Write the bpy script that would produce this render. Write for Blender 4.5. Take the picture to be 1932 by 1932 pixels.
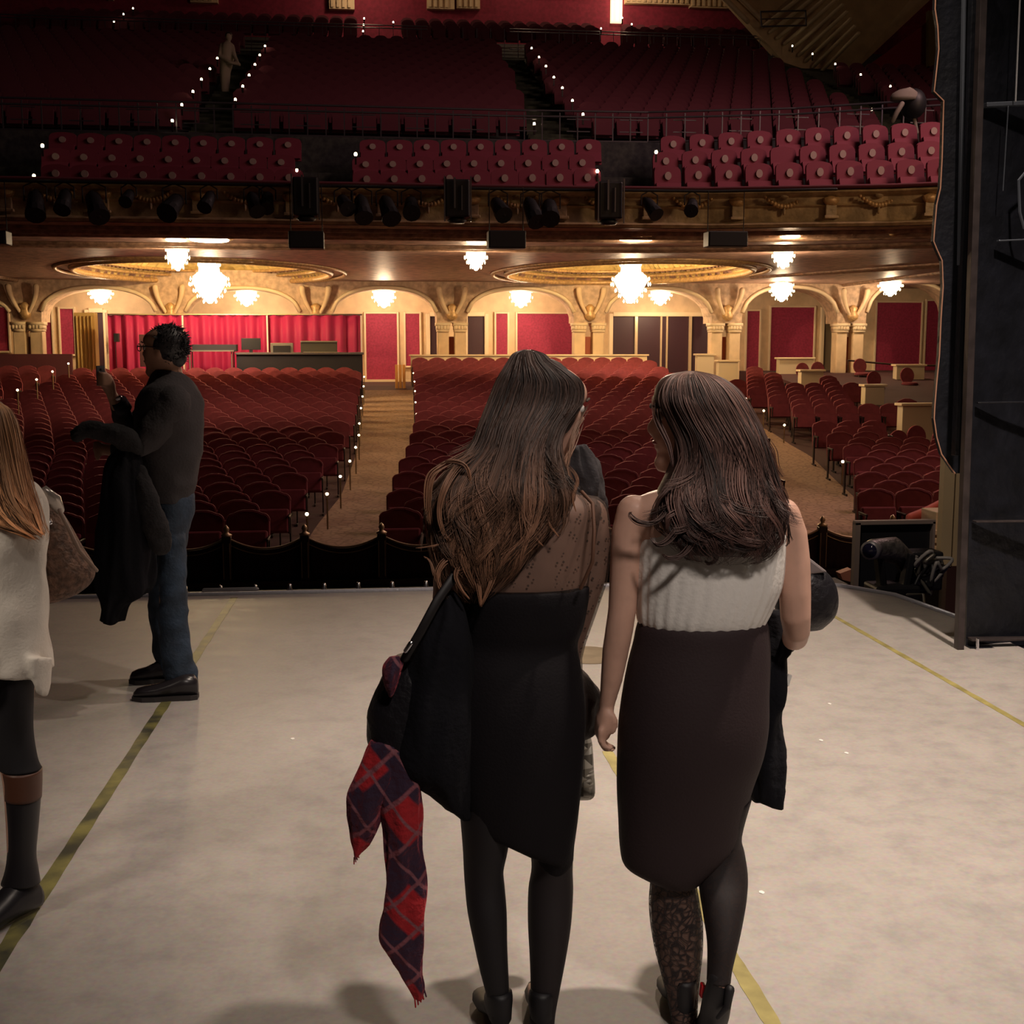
import bpy, bmesh, math, random
from mathutils import Vector, Matrix, noise
random.seed(7)
SC = bpy.context.scene
for o in list(bpy.data.objects): bpy.data.objects.remove(o)
pi = math.pi; R = math.radians
# ------------------------------------------------------------------ camera
FPX = 2333.0; YAW = R(6.5); PIT = R(7.7); EYE = 1.68
cf = Vector((math.sin(YAW)*math.cos(PIT), math.cos(YAW)*math.cos(PIT), -math.sin(PIT)))
cr = Vector((math.cos(YAW), -math.sin(YAW), 0)); cu = cr.cross(cf)
cam_d = bpy.data.cameras.new('camera'); cam = bpy.data.objects.new('camera', cam_d); SC.collection.objects.link(cam)
cam.location = (0, 0, EYE); cam.rotation_euler = (pi/2-PIT, 0, -YAW)
cam_d.sensor_width = 36; cam_d.lens = 36*FPX/1932; cam_d.clip_start = .05; cam_d.clip_end = 200
SC.camera = cam
def ray(px, py): return cf + cr*((px-966)/FPX) - cu*((py-966)/FPX)
def P(px, py, Y):
    d = ray(px, py); t = Y/d.y; return Vector((d.x*t, Y, EYE+d.z*t))
def G(px, py, z=0.):
    d = ray(px, py); t = (z-EYE)/d.z; return Vector((d.x*t, d.y*t, z))
def proj(v):
    v = Vector(v)-Vector((0, 0, EYE)); c = v.dot(cf)
    return (966+FPX*v.dot(cr)/c, 966-FPX*v.dot(cu)/c)
# ------------------------------------------------------------------ world, exposure, area lights
SC.view_settings.view_transform = 'Standard'; SC.view_settings.look = 'None'
SC.view_settings.exposure = 0.0; SC.view_settings.gamma = 1.0; SC.view_settings.use_curve_mapping = False
W = bpy.data.worlds.new('world'); SC.world = W; W.use_nodes = True
bgn = W.node_tree.nodes['Background']; bgn.inputs[0].default_value = (.30, .22, .48, 1); bgn.inputs[1].default_value = .034
def area(name, loc, tgt, size, power, col):
    l = bpy.data.lights.new(name, 'AREA'); l.energy = power; l.size = size; l.color = col
    o = bpy.data.objects.new(name, l); SC.collection.objects.link(o); o.location = loc
    o.rotation_euler = (Vector(tgt)-Vector(loc)).to_track_quat('-Z', 'Y').to_euler(); return o
def spot(name, loc, tgt, ang, power, col, rad=.12, blend=.5):
    l = bpy.data.lights.new(name, 'SPOT'); l.energy = power; l.spot_size = R(ang); l.spot_blend = blend; l.shadow_soft_size = rad; l.color = col
    o = bpy.data.objects.new(name, l); SC.collection.objects.link(o); o.location = loc
    o.rotation_euler = (Vector(tgt)-Vector(loc)).to_track_quat('-Z', 'Y').to_euler(); return o
spot('stage_work_light', (2.9, 2.9, 7.2), (2.6, 4.7, 0), 64, 2900, (1, .82, .68), .12, 1.)
spot('stage_fill_light', (2.4, 6.2, 6.6), (1.0, 5.2, 0), 78, 400, (1, .82, .66), .10, .9)
spot('stage_border_light', (1.6, -1.6, 6.0), (.85, 3.0, 1.0), 34, 760, (1, .86, .76), .35, 1.)
spot('stage_side_light', (-3.6, .6, 4.6), (-1.3, 3.55, 1.25), 20, 480, (1, .84, .68), .45, 1.)
spot('pier_fill_light', (1.2, 5.0, 6.2), (4.9, 9.4, .3), 26, 420, (1, .82, .66), .1, .8)  # unseen fill spot added to brighten the pier and corner equipment
spot('face_fill_light', (3.5, 20.9, 4.1), (.75, 2.9, 1.5), 13, 2200, (1, .72, .52), .15, .8)  # unseen spot added on the house side to brighten the women's faces
area('house_ceiling_light', (13, 19, 12), (4, 21, -1), 4, 700, (1, .62, .56))
area('box_side_light', (13.5, 13.5, 6.5), (9, 21, 4), 1.2, 170, (1, .66, .36))
# ------------------------------------------------------------------ materials
MC = {}
def M(name, col, rough=.6, metal=0., var=0., scale=6., bump=0., bscale=40., emit=0., ecol=None, spec=None, sheen=0., col2=None):
    if name in MC: return MC[name]
    m = bpy.data.materials.new(name); m.use_nodes = True; nt = m.node_tree; b = nt.nodes['Principled BSDF']
    b.inputs['Base Color'].default_value = (*col, 1); b.inputs['Roughness'].default_value = rough; b.inputs['Metallic'].default_value = metal
    if spec is not None: b.inputs['Specular IOR Level'].default_value = spec
    if sheen: b.inputs['Sheen Weight'].default_value = sheen; b.inputs['Sheen Roughness'].default_value = .5; b.inputs['Sheen Tint'].default_value = (*[min(1, c*3+.1) for c in col], 1)
    if emit: b.inputs['Emission Color'].default_value = (*(ecol or col), 1); b.inputs['Emission Strength'].default_value = emit
    tc = nt.nodes.new('ShaderNodeTexCoord')
    if var or col2:
        n = nt.nodes.new('ShaderNodeTexNoise'); n.inputs['Scale'].default_value = scale; n.inputs['Detail'].default_value = 5
        r = nt.nodes.new('ShaderNodeValToRGB'); c2 = col2 or tuple(c*(1-var) for c in col)
        r.color_ramp.elements[0].color = (*c2, 1); r.color_ramp.elements[0].position = .35
        r.color_ramp.elements[1].color = (*[min(1, c*(1+var*.5)) for c in col], 1); r.color_ramp.elements[1].position = .65
        nt.links.new(tc.outputs['Object'], n.inputs['Vector']); nt.links.new(n.outputs['Fac'], r.inputs['Fac']); nt.links.new(r.outputs['Color'], b.inputs['Base Color'])
    if bump:
        n2 = nt.nodes.new('ShaderNodeTexNoise'); n2.inputs['Scale'].default_value = bscale; n2.inputs['Detail'].default_value = 3
        bp = nt.nodes.new('ShaderNodeBump'); bp.inputs['Strength'].default_value = bump; bp.inputs['Distance'].default_value = .02
        nt.links.new(tc.outputs['Object'], n2.inputs['Vector']); nt.links.new(n2.outputs['Fac'], bp.inputs['Height']); nt.links.new(bp.outputs['Normal'], b.inputs['Normal'])
    MC[name] = m; return m
def bsdf(m): return m.node_tree.nodes['Principled BSDF']
# ------------------------------------------------------------------ object helpers
COL = SC.collection
def link(o, parent=None):
    COL.objects.link(o)
    if parent: o.parent = parent
    return o
def tag(o, label=None, cat=None, group=None, kind=None):
    if label: o['label'] = label
    if cat: o['category'] = cat
    if group: o['group'] = group
    if kind: o['kind'] = kind
    return o
def empty(name, loc, label=None, cat=None, group=None, rz=0.):
    o = bpy.data.objects.new(name, None); o.empty_display_size = .1; link(o); o.location = loc; o.rotation_euler.z = rz
    return tag(o, label, cat, group)
def copy_tree(o, parent=None):
    c = o.copy(); COL.objects.link(c)
    if parent: c.parent = parent
    for ch in [x for x in o.children]: copy_tree(ch, c)
    return c
class MB:
    def __init__(s): s.v = []; s.f = []; s.mi = []; s.cur = 0; s.vc = None
    def add(s, vs, fs):
        b = len(s.v); s.v += [Vector(v) for v in vs]; s.f += [tuple(i+b for i in f) for f in fs]; s.mi += [s.cur]*len(fs); return s
    def box(s, c, d, rz=0., rx=0., ry=0.):
        m = Matrix.Rotation(rz, 3, 'Z') @ Matrix.Rotation(ry, 3, 'Y') @ Matrix.Rotation(rx, 3, 'X'); c = Vector(c)
        vs = [c+m @ Vector((x*d[0]/2, y*d[1]/2, z*d[2]/2)) for x in (-1, 1) for y in (-1, 1) for z in (-1, 1)]
        return s.add(vs, [(0, 1, 3, 2), (4, 6, 7, 5), (0, 4, 5, 1), (2, 3, 7, 6), (0, 2, 6, 4), (1, 5, 7, 3)])
    def rings(s, rs, cap=True, closed=False):
        n = len(rs[0]); vs = [p for r in rs for p in r]; fs = []
        for i in range(len(rs)-1):
            for j in range(n):
                k = (j+1) % n; fs.append((i*n+j, i*n+k, (i+1)*n+k, (i+1)*n+j))
        if closed:
            i = len(rs)-1
            for j in range(n):
                k = (j+1) % n; fs.append((i*n+j, i*n+k, k, j))
        elif cap: fs.append(tuple(range(n-1, -1, -1))); fs.append(tuple((len(rs)-1)*n+j for j in range(n)))
        return s.add(vs, fs)
    def tube(s, pts, rad, n=10, sq=1., ends=True):
        """chain of joints with a radius each; rounded ends; sq flattens along the second axis"""
        pts = [Vector(p) for p in pts]
        if not isinstance(rad, (list, tuple)): rad = [rad]*len(pts)
        rad = list(rad)
        if ends:
            d0 = (pts[0]-pts[1]).normalized(); d1 = (pts[-1]-pts[-2]).normalized(); r0, r1 = rad[0], rad[-1]
            pre = [(pts[0]+d0*r0*math.sin(a), r0*math.cos(a)) for a in (1.4, .9, .45)]
            post = [(pts[-1]+d1*r1*math.sin(a), r1*math.cos(a)) for a in (.45, .9, 1.4)]
            pts = [p for p, _ in pre]+pts+[p for p, _ in post]; rad = [r for _, r in pre]+rad+[r for _, r in post]
        rs = []; up = None
        for i, p in enumerate(pts):
            t = (pts[min(i+1, len(pts)-1)]-pts[max(i-1, 0)]).normalized()
            if up is None: up = t.orthogonal().normalized() if abs(t.y) > .9 else (Vector((0, 1, 0))-t*t.y).normalized()
            up = (up-t*up.dot(t)).normalized(); sd = t.cross(up)
            rs.append([p+sd*math.cos(2*pi*j/n)*rad[i]+up*math.sin(2*pi*j/n)*rad[i]*sq for j in range(n)])
        return s.rings(rs)
    def cyl(s, p0, p1, r0, r1=None, n=12): return s.tube([p0, p1], [r0, r0 if r1 is None else r1], n, ends=False)
    def ball(s, c, r, n=12, m=8, rot=None):
        if not isinstance(r, (tuple, list)): r = (r, r, r)
        c = Vector(c); rs = []
        for i in range(1, m):
            a = pi*i/m; rs.append([Vector((r[0]*math.sin(a)*math.cos(2*pi*j/n), r[1]*math.sin(a)*math.sin(2*pi*j/n), r[2]*math.cos(a))) for j in range(n)])
        if rot: rs = [[rot @ v for v in q] for q in rs]
        return s.rings([[c+v for v in q] for q in rs])
    def lathe(s, c, prof, n=16, sy=1.):
        c = Vector(c); return s.rings([[c+Vector((r*math.cos(2*pi*j/n), r*sy*math.sin(2*pi*j/n), z)) for j in range(n)] for r, z in prof])
    def prism(s, poly, off):
        """extrude a closed 3D polygon by the vector off"""
        n = len(poly); off = Vector(off); vs = [Vector(p) for p in poly]+[Vector(p)+off for p in poly]
        return s.add(vs, [tuple(range(n-1, -1, -1)), tuple(range(n, 2*n))]+[(i, (i+1) % n, n+(i+1) % n, n+i) for i in range(n)])
    def crumple(s, amp, fx, fz, seed=0.):
        for i, v in enumerate(s.v):
            q = noise.noise_vector(Vector((v.x*fx+seed, v.y*fx, v.z*fz))); q2 = noise.noise_vector(Vector((v.x*fx*2.3+seed, v.y*fx*2.3+5, v.z*fz*2.1))); s.v[i] = v+(q+q2*.45)*amp
        return s
    def wrinkle(s, pts, rads, n=20, sq=1., amp=.006, fx=16, fz=30, sub_=5):
        rows = spline([tuple(p)+(r,) for p, r in zip(pts, rads)], sub_); a = len(s.v)
        s.tube([Vector(r[:3]) for r in rows], [r[3] for r in rows], n, sq); t = MB(); t.v = s.v[a:]; t.crumple(amp, fx, fz); s.v[a:] = t.v; return s
    def grid(s, f, nu, nv):
        vs = [f(i/nu, j/nv) for j in range(nv+1) for i in range(nu+1)]; w = nu+1
        return s.add(vs, [(j*w+i, j*w+i+1, (j+1)*w+i+1, (j+1)*w+i) for j in range(nv) for i in range(nu)])
    def sheet(s, f, nu, nv, th):
        """grid surface with a thickness th"""
        a = [[Vector(f(i/nu, j/nv)) for i in range(nu+1)] for j in range(nv+1)]
        def nrm(i, j):
            du = a[j][min(i+1, nu)]-a[j][max(i-1, 0)]; dv = a[min(j+1, nv)][i]-a[max(j-1, 0)][i]; q = du.cross(dv)
            return q.normalized() if q.length > 1e-9 else Vector((0, 1, 0))
        w = nu+1; N = w*(nv+1); vs = [a[j][i]+nrm(i, j)*th/2 for j in range(nv+1) for i in range(w)]+[a[j][i]-nrm(i, j)*th/2 for j in range(nv+1) for i in range(w)]
        fs = []
        for j in range(nv):
            for i in range(nu):
                q = (j*w+i, j*w+i+1, (j+1)*w+i+1, (j+1)*w+i); fs.append(q); fs.append(tuple(N+k for k in reversed(q)))
        per = [i for i in range(w)]+[j*w+nu for j in range(1, nv+1)]+[nv*w+i for i in range(nu-1, -1, -1)]+[j*w for j in range(nv-1, 0, -1)]
        for k in range(len(per)):
            p, q = per[k], per[(k+1) % len(per)]; fs.append((q, p, N+p, N+q))
        return s.add(vs, fs)
    def mesh(s, name, mats, smooth=False, off=None):
        me = bpy.data.meshes.new(name); o = Vector(off) if off is not None else None
        me.from_pydata([(v-o if o else v)[:] for v in s.v], [], s.f)
        for m in (mats if isinstance(mats, (list, tuple)) else [mats]): me.materials.append(m)
        if any(s.mi): me.polygons.foreach_set('material_index', s.mi)
        if smooth: me.polygons.foreach_set('use_smooth', [True]*len(me.polygons))
        me.update(); return me
    def build(s, name, mats, parent=None, smooth=False, off=None, fixn=True, bevel=0., remesh=0., sub=0, label=None, smit=0):
        if off is None and parent is not None: off = parent.location
        me = s.mesh(name, mats, smooth, off); o = bpy.data.objects.new(name, me); link(o, parent)
        if off is not None and parent is None: o.location = off
        if fixn:
            b = bmesh.new(); b.from_mesh(me); bmesh.ops.recalc_face_normals(b, faces=b.faces); b.to_mesh(me); b.free()
        if bevel:
            q = o.modifiers.new('bevel', 'BEVEL'); q.width = bevel; q.segments = 2; q.limit_method = 'ANGLE'
        if remesh:
            q = o.modifiers.new('rm', 'REMESH'); q.mode = 'VOXEL'; q.voxel_size = remesh; q.use_smooth_shade = True
            if smit: q = o.modifiers.new('sm', 'SMOOTH'); q.iterations = smit; q.factor = .5
        if sub: q = o.modifiers.new('sub', 'SUBSURF'); q.levels = sub; q.render_levels = sub
        if remesh or bevel or sub:
            dg = bpy.context.evaluated_depsgraph_get(); me2 = bpy.data.meshes.new_from_object(o.evaluated_get(dg)); o.modifiers.clear(); o.data = me2; me2.name = name
            if remesh: me2.polygons.foreach_set('use_smooth', [True]*len(me2.polygons))
        if label: o['label'] = label
        return o
def lerp(a, b, t): return a+(b-a)*t
def interp(x, tab):
    if x <= tab[0][0]: return tab[0][1]
    for (a, u), (b, w) in zip(tab, tab[1:]):
        if x <= b: return lerp(u, w, (x-a)/(b-a))
    return tab[-1][1]
def pring(xl, yl, xr, yr, Y, ry, n=32, fold=None, sq=1., fy=0.):
    """one closed ring of a garment or limb: from its left to its right edge as seen, with a real depth ry"""
    a = P(xl, yl, Y); b = P(xr, yr, Y); c = (a+b)/2; h = (b-a)/2; out = []
    for j in range(n):
        t = 2*pi*j/n; k = 1+(fold(t, yl) if fold else 0); ca, sa = math.cos(t), math.sin(t)
        ca = math.copysign(abs(ca)**sq, ca); sa = math.copysign(abs(sa)**sq, sa)
        out.append(c+h*ca*k+Vector((0, ry*sa*k, 0)))
    return out
def spline(rows, sub=4):
    """Catmull-Rom through rows of numbers"""
    out = []; n = len(rows)
    for i in range(n-1):
        p0, p1, p2, p3 = rows[max(i-1, 0)], rows[i], rows[i+1], rows[min(i+2, n-1)]
        for k in range(sub):
            t = k/sub
            out.append(tuple(.5*((2*b)+(-a+c)*t+(2*a-5*b+4*c-d)*t*t+(-a+3*b-3*c+d)*t**3) for a, b, c, d in zip(p0, p1, p2, p3)))
    out.append(tuple(rows[-1])); return out
def garment(mb, rows, sub=4, n=40, fold=None, sq=1.):
    """rows: (xl, yl, xr, yr, Y, ry)"""
    mb.rings([pring(*r, n=n, fold=fold, sq=sq) for r in spline(rows, sub)]); return mb
def g4(rows, Y, ry):
    """rows (y, xl, xr[, Y, ry]) -> full rows"""
    return [(r[1], r[0], r[2], r[0], r[3] if len(r) > 3 else Y, r[4] if len(r) > 4 else ry) for r in rows]
# ------------------------------------------------------------------ the stage
def stage_mat():
    m = M('stage_vinyl', (.47, .432, .40), .55, var=.07, scale=1.3); nt = m.node_tree; b = bsdf(m)
    ramp = [n for n in nt.nodes if n.type == 'VALTORGB'][0]; tc = [n for n in nt.nodes if n.type == 'TEX_COORD'][0]
    n1 = nt.nodes.new('ShaderNodeTexNoise'); n1.inputs['Scale'].default_value = 60; n1.inputs['Detail'].default_value = 6
    n2 = nt.nodes.new('ShaderNodeTexNoise'); n2.inputs['Scale'].default_value = 7.; n2.inputs['Detail'].default_value = 12; n2.inputs['Roughness'].default_value = .68; n2.inputs['Distortion'].default_value = .15
    mx = nt.nodes.new('ShaderNodeMix'); mx.data_type = 'RGBA'; mx.blend_type = 'MULTIPLY'; mx.inputs[0].default_value = .55
    r2 = nt.nodes.new('ShaderNodeValToRGB'); r2.color_ramp.elements[0].color = (.60, .61, .66, 1); r2.color_ramp.elements[0].position = .28; r2.color_ramp.elements[1].color = (1, 1, 1, 1); r2.color_ramp.elements[1].position = .55
    mx2 = nt.nodes.new('ShaderNodeMix'); mx2.data_type = 'RGBA'; mx2.blend_type = 'MULTIPLY'; mx2.inputs[0].default_value = .35
    for n in (n1, n2): nt.links.new(tc.outputs['Object'], n.inputs['Vector'])
    nt.links.new(n2.outputs['Fac'], r2.inputs['Fac']); nt.links.new(ramp.outputs['Color'], mx.inputs[6]); nt.links.new(r2.outputs['Color'], mx.inputs[7])
    nt.links.new(mx.outputs[2], mx2.inputs[6]); nt.links.new(n1.outputs['Color'], mx2.inputs[7]); nt.links.new(mx2.outputs[2], b.inputs['Base Color'])
    mr = nt.nodes.new('ShaderNodeMapRange'); mr.inputs[3].default_value = .38; mr.inputs[4].default_value = .7
    nt.links.new(n2.outputs['Fac'], mr.inputs[0]); nt.links.new(mr.outputs[0], b.inputs['Roughness']); return m
VIN = stage_mat()
edge = [(-14, 8.35), (-6, 8.4), (3.0, 8.4), (3.26, 8.2), (3.5, 7.85), (3.60, 7.15), (3.60, 6.2), (16, 6.2)]
s = MB(); s.prism([(x, y, 0) for x, y in edge]+[(16, -6, 0), (-14, -6, 0)], (0, 0, -.25)); o = s.build('floor_stage', VIN); tag(o, kind='structure')
BLK = M('black_paint', (.012, .012, .015), .6, bump=.2)
s = MB(); s.prism([(x, y-.02, -.25) for x, y in edge[:6]]+[(3.6, 6.2, -.25), (3.55, 6.1, -.25), (3.4, 7.6, -.25), (3.0, 8.1, -.25), (-14, 8.1, -.25)], (0, 0, -2.3)); tag(s.build('wall_stage_front', BLK), kind='structure')
s = MB(); s.tube([(x, y, .004) for x, y in edge[:6]], .018, 8, ends=False); o = s.build('trim_1', M('worn_metal', (.75, .75, .85), .35, .4, bump=.3), smooth=True); tag(o, kind='structure')
# gaffer tape lines on the floor
TY = M('yellow_tape', (.34, .29, .10), .5, var=.3, scale=9); TD = M('worn_yellow_tape', (.22, .20, .06), .5, scale=7, col2=(.045, .045, .03))
def tape(x0, y0, x1, y1, w, m, label):
    s = MB(); d = Vector((x1-x0, y1-y0, 0)).normalized(); q = Vector((-d.y, d.x, 0))*w/2; a = Vector((x0, y0, 0)); b = Vector((x1, y1, 0)); n = 60; rs = []
    for i in range(n+1):
        c = a.lerp(b, i/n); k = 1+random.uniform(-.12, .12); rs.append([c-q*k, c+q*k, c+q*k+Vector((0, 0, .0012)), c-q*k+Vector((0, 0, .0012))])
    s.rings(rs); return tag(s.build('floor_tape', m, off=(x0, y0, 0)), label, 'tape', 'yellow tape lines on the stage')
tape(-.93, 8.3, -1.06, 2.6, .05, TD, 'worn scuffed yellow-green tape line running past the man in jeans')
tape(.958, 4.9, .975, 2.55, .045, TY, 'yellow tape line starting between the two women')
tape(2.85, 7.9, 2.89, 3.2, .035, TY, 'thin yellow tape line nearest the black tower')
s = MB(); s.lathe((1.16, 6.5, .0002), [(.17, 0), (.17, .002), (.16, .003)], 28, 1.15); tag(s.build('floor_patch', M('tan_patch', (.22, .17, .11), .6, var=.3), smooth=False), 'round tan patch on the stage floor between the two women', 'floor patch')
WH = M('white_bit', (.8, .78, .74), .5)
for (px, py, lb) in ((1549, 1397, 'white paper scrap beside the skirt, upper of two close together'), (1597, 1421, 'white paper scrap right of its close neighbour on the stage'), (1437, 1684, 'white paper scrap beside the lace stocking calf'), (552, 1394, 'lone white paper scrap left of the plaid scarf on the stage'), (1565, 1328, 'tiny white paper scrap farthest back, right of the skirt')):
    c = G(px, py); s = MB(); s.prism([c+Vector((math.cos(a)*.009, math.sin(a)*.012, .0005)) for a in (0, 1.1, 2.2, 3.3, 4.6, 5.4)], (0, 0, .0015)); tag(s.build('paper_scrap', WH), lb, 'scrap', 'white scraps on the stage')
# footlight studs along the edge
s = MB()
ch = M('chrome', (.75, .75, .8), .25, 1.)
for i in range(22):
    x = -4.1+i*.235
    if abs(x+2.0) < .14: continue
    r = empty('edge_fitting', (x, 8.52, .0), 'small metal footlight fitting on the dark stage lip', 'fitting', 'metal fittings along the stage edge')
    s = MB(); s.lathe((x, 8.52, -.03), [(.022, 0), (.022, .03), (.014, .045), (.012, .07), (.004, .075)], 10); s.build('cap', ch, r, True)
s = MB(); s.box((-5.4+4, 8.56, -.06), (9.6, .26, .06)); tag(s.build('trim_2', BLK), kind='structure')
s = MB(); s.tube([(-1.15, 8.5, .012), (-.8, 8.5, .012)], .018, 8, .6); tag(s.build('edge_microphone', M('clear_grey', (.4, .4, .42), .25, .4), smooth=True), 'flat pale floor microphone lying on stage edge right of the man', 'microphone')
# ------------------------------------------------------------------ orchestra floor, aisles, pit
FZ = [(13.9, -1.22), (17, -1.18), (20, -1.07), (22.7, -.95), (28, -.65), (37, .08), (40, .37), (52, .45)]
def fz(y): return interp(y, FZ)
XL = [(14, -1.15), (19.3, -.75), (22, -.45), (27, -.24), (39, -.08)]
XR = [(14, -.08), (19.3, .25), (22, .5), (27, .85), (39, 1.22)]
XC = [(14, 4.7), (15, 5.1), (20.3, 6.75), (26.2, 8.35), (30, 8.9), (40, 9.0)]
XB = [(14, 5.7), (16.7, 6.7), (20.3, 8.1), (26.2, 9.3), (30, 9.65), (40, 9.7)]
DARKFLOOR = M('house_floor', (.05, .012, .015), .9)
s = MB(); ys = [13.9+i*.75 for i in range(52)]
s.rings([[(-24, y, fz(y)), (29.5, y, fz(y)), (29.5, y, fz(y)-.3), (-24, y, fz(y)-.3)] for y in ys]); tag(s.build('floor_orchestra', DARKFLOOR), kind='structure')
def carpet_mat(n='aisle_carpet', c1=(.36, .225, .15), c2=(.23, .14, .09)):
    m = M(n, c1, .95); nt = m.node_tree; b = bsdf(m); tc = [x for x in nt.nodes if x.type == 'TEX_COORD'][0]
    v = nt.nodes.new('ShaderNodeTexVoronoi'); v.inputs['Scale'].default_value = 7.; v.feature = 'DISTANCE_TO_EDGE'; r = nt.nodes.new('ShaderNodeValToRGB')
    r.color_ramp.elements[0].color = (*c2, 1); r.color_ramp.elements[1].color = (*c1, 1); r.color_ramp.elements[1].position = .16
    nt.links.new(tc.outputs['Object'], v.inputs['Vector']); nt.links.new(v.outputs['Distance'], r.inputs['Fac']); nt.links.new(r.outputs['Color'], b.inputs['Base Color']); return m
CARP = carpet_mat()
def strip(name, A, B, y0, y1, m, da=0., db=0.):
    s = MB(); n = int((y1-y0)/.5)
    s.rings([[(interp(y, A)+da, y, fz(y)+.004), (interp(y, B)+db, y, fz(y)+.004), (interp(y, B)+db, y, fz(y)-.02), (interp(y, A)+da, y, fz(y)-.02)] for y in [y0+(y1-y0)*i/n for i in range(n+1)]])
    return tag(s.build(name, m), kind='structure')
strip('floor_aisle_centre', XL, XR, 14, 39, CARP, -.1, .15); strip('floor_aisle_right', XC, XB, 14, 40, CARP, -.1, .3)
s = MB(); s.box((0, 11.2, -2.6), (48, 6, .1)); tag(s.build('floor_pit', BLK), kind='structure')
s = MB(); s.box((0, 13.75, -1.75), (48, .3, 1.7)); tag(s.build('wall_pit', BLK), kind='structure')
# pit rail: wooden posts with finials, a swagged velvet drape between each pair
DW = M('dark_wood', (.05, .028, .02), .35, var=.3); VB = M('black_velvet', (.03, .012, .020), .8, sheen=.5); BR = M('dull_brass', (.55, .40, .26), .4, .45)
posts = [P(577, 1095, 13.7).x+i*.845 for i in range(-8, 11)]
zb, zt = -.90, -.40
prev = None
for k, x in enumerate(posts):
    if k == 8+3: lab = 'pit rail post seen left of the dark-dress woman'
    r = empty('rail_post', (x, 13.65, zb), 'turned dark wood post of the swagged pit rail', 'post', 'posts of the orchestra pit rail')
    s = MB(); s.box((x, 13.65, (zb+zt)/2), (.10, .09, zt-zb)); s.build('shaft', DW, r, bevel=.008)
    s = MB(); s.lathe((x, 13.65, zt), [(.055, 0), (.06, .02), (.03, .035), (.022, .05), (.034, .075), (.026, .1), (.006, .125)], 12); s.build('finial', BR, r, True)
    s = MB(); s.box((x-.035, 13.6, (zb+zt)/2-.02), (.008, .01, zt-zb-.1)); s.box((x+.035, 13.6, (zb+zt)/2-.02), (.008, .01, zt-zb-.1)); s.build('fillet', BR, r)
    if prev is not None:
        def f(u, v, a=prev, b=x):
            sag = .10*(1-(2*u-1)**2); top = -.44-sag; X = lerp(a+.05, b-.05, u); return Vector((X, 13.66+.012*math.sin(u*60)*v, lerp(top-.015, zb-.02, v)))
        dr = empty('rail_drape', (x, 13.66, zb), 'black velvet drape swagged between two pit rail posts', 'drape', 'swagged drapes of the pit rail')
        s = MB(); s.sheet(f, 24, 4, .02); s.build('cloth', VB, dr, True)
        s = MB(); s.tube([f(i/14, 0)+Vector((0, -.01, .014)) for i in range(15)], .012, 6); s.tube([f(i/14, 0)+Vector((0, -.016, -.05)) for i in range(15)], .006, 6); s.build('cord', BR, dr, True)
    prev = x
s = MB(); s.box((0, 13.7, zb-.03), (30, .26, .05)); tag(s.build('trim_3', DW), kind='structure')
# ------------------------------------------------------------------ theatre seats
RED = M('seat_velvet', (.175, .034, .046), .85, var=.15, scale=9, sheen=.4, spec=.2); PIPE = M('seat_piping', (.27, .07, .075), .7); IRON = M('seat_iron', (.03, .02, .02), .4, .5); REDB = M('loge_velvet', (.16, .014, .038), .8, sheen=.3)
def outline(w, z0, z1, rr, n=4, crown=.03):
    pts = [(-w, z0), (w, z0)]
    for i in range(n+1):
        a = pi/2*i/n; pts.append((w-rr+rr*math.cos(a), z1-crown-rr+rr*math.sin(a)))
    pts += [(x*(w-rr), z1-crown*abs(x)**2.) for x in (.7, .35, -.35, -.7)]
    for i in range(n+1):
        a = pi/2+pi/2*i/n; pts.append((-w+rr+rr*math.cos(a), z1-crown-rr+rr*math.sin(a)))
    return pts
def backm(s, n=4, th=.06, off=0.):
    s.prism([(x, .10+(z-.4)*.22+.9*x*x*0-off, z) for x, z in outline(.258, .36, .93, .085, n, .045)], (0, th, 0))
def cushm(s): s.prism([(-.238, -.06, .40), (.238, -.06, .40), (.238, .05, .70), (-.238, .05, .70)], (0, .09, -.02))
def armm(s, sx):
    s.box((sx*.256, .06, .30), (.022, .08, .60)); s.box((sx*.256, -.06, .615), (.026, .34, .035)); s.box((sx*.256, .02, .02), (.024, .26, .04)); s.box((sx*.256, -.2, .5), (.02, .04, .2))
s = MB(); backm(s, 5); seat_back_me = s.build('backrest', RED, bevel=.018).data
s = MB(); cushm(s); seat_cush_me = s.build('seat', RED, bevel=.025).data
s = MB(); s.tube([(x, .09+(z-.4)*.22, z) for x, z in outline(.258, .36, .93, .085, 5, .045)[2:-1]], .007, 6); pipe_me = s.build('piping', PIPE, smooth=True).data
arm_mes = []
for sx in (-1, 1):
    s = MB(); armm(s, sx); arm_mes.append(s.build('arm_standard', IRON, bevel=.006).data)
for o in [o for o in list(bpy.data.objects) if o.name.split('.')[0] in ('backrest', 'seat', 'piping', 'arm_standard')]: bpy.data.objects.remove(o)
s = MB(); backm(s, 2); cushm(s); s.cur = 1
for sx in (-1, 1): armm(s, sx)
SEATLOW = s; low_me = s.mesh('theatre_seat', [RED, IRON])
for me in (seat_back_me, seat_cush_me, pipe_me, *arm_mes, low_me): me.use_fake_user = True
def fixme(me):
    b = bmesh.new(); b.from_mesh(me); bmesh.ops.recalc_face_normals(b, faces=b.faces); b.to_mesh(me); b.free()
fixme(low_me)
def vis(px, py, m=60): return -m < px < 1932+m and -m < py < 1932+m
BOXES = [(1312, 1346, 669, 706, 41), (1352, 1391, 681, 715, 39), (1466, 1533, 676, 704, 40.2), (1507, 1552, 699, 722, 36.5), (1627, 1666, 727, 762, 32), (1696, 1772, 763, 828, 27.2), (1687, 1742, 689, 712, 38.5)]
seats = []   # (distance, x, y, z, rot, label)
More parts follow.
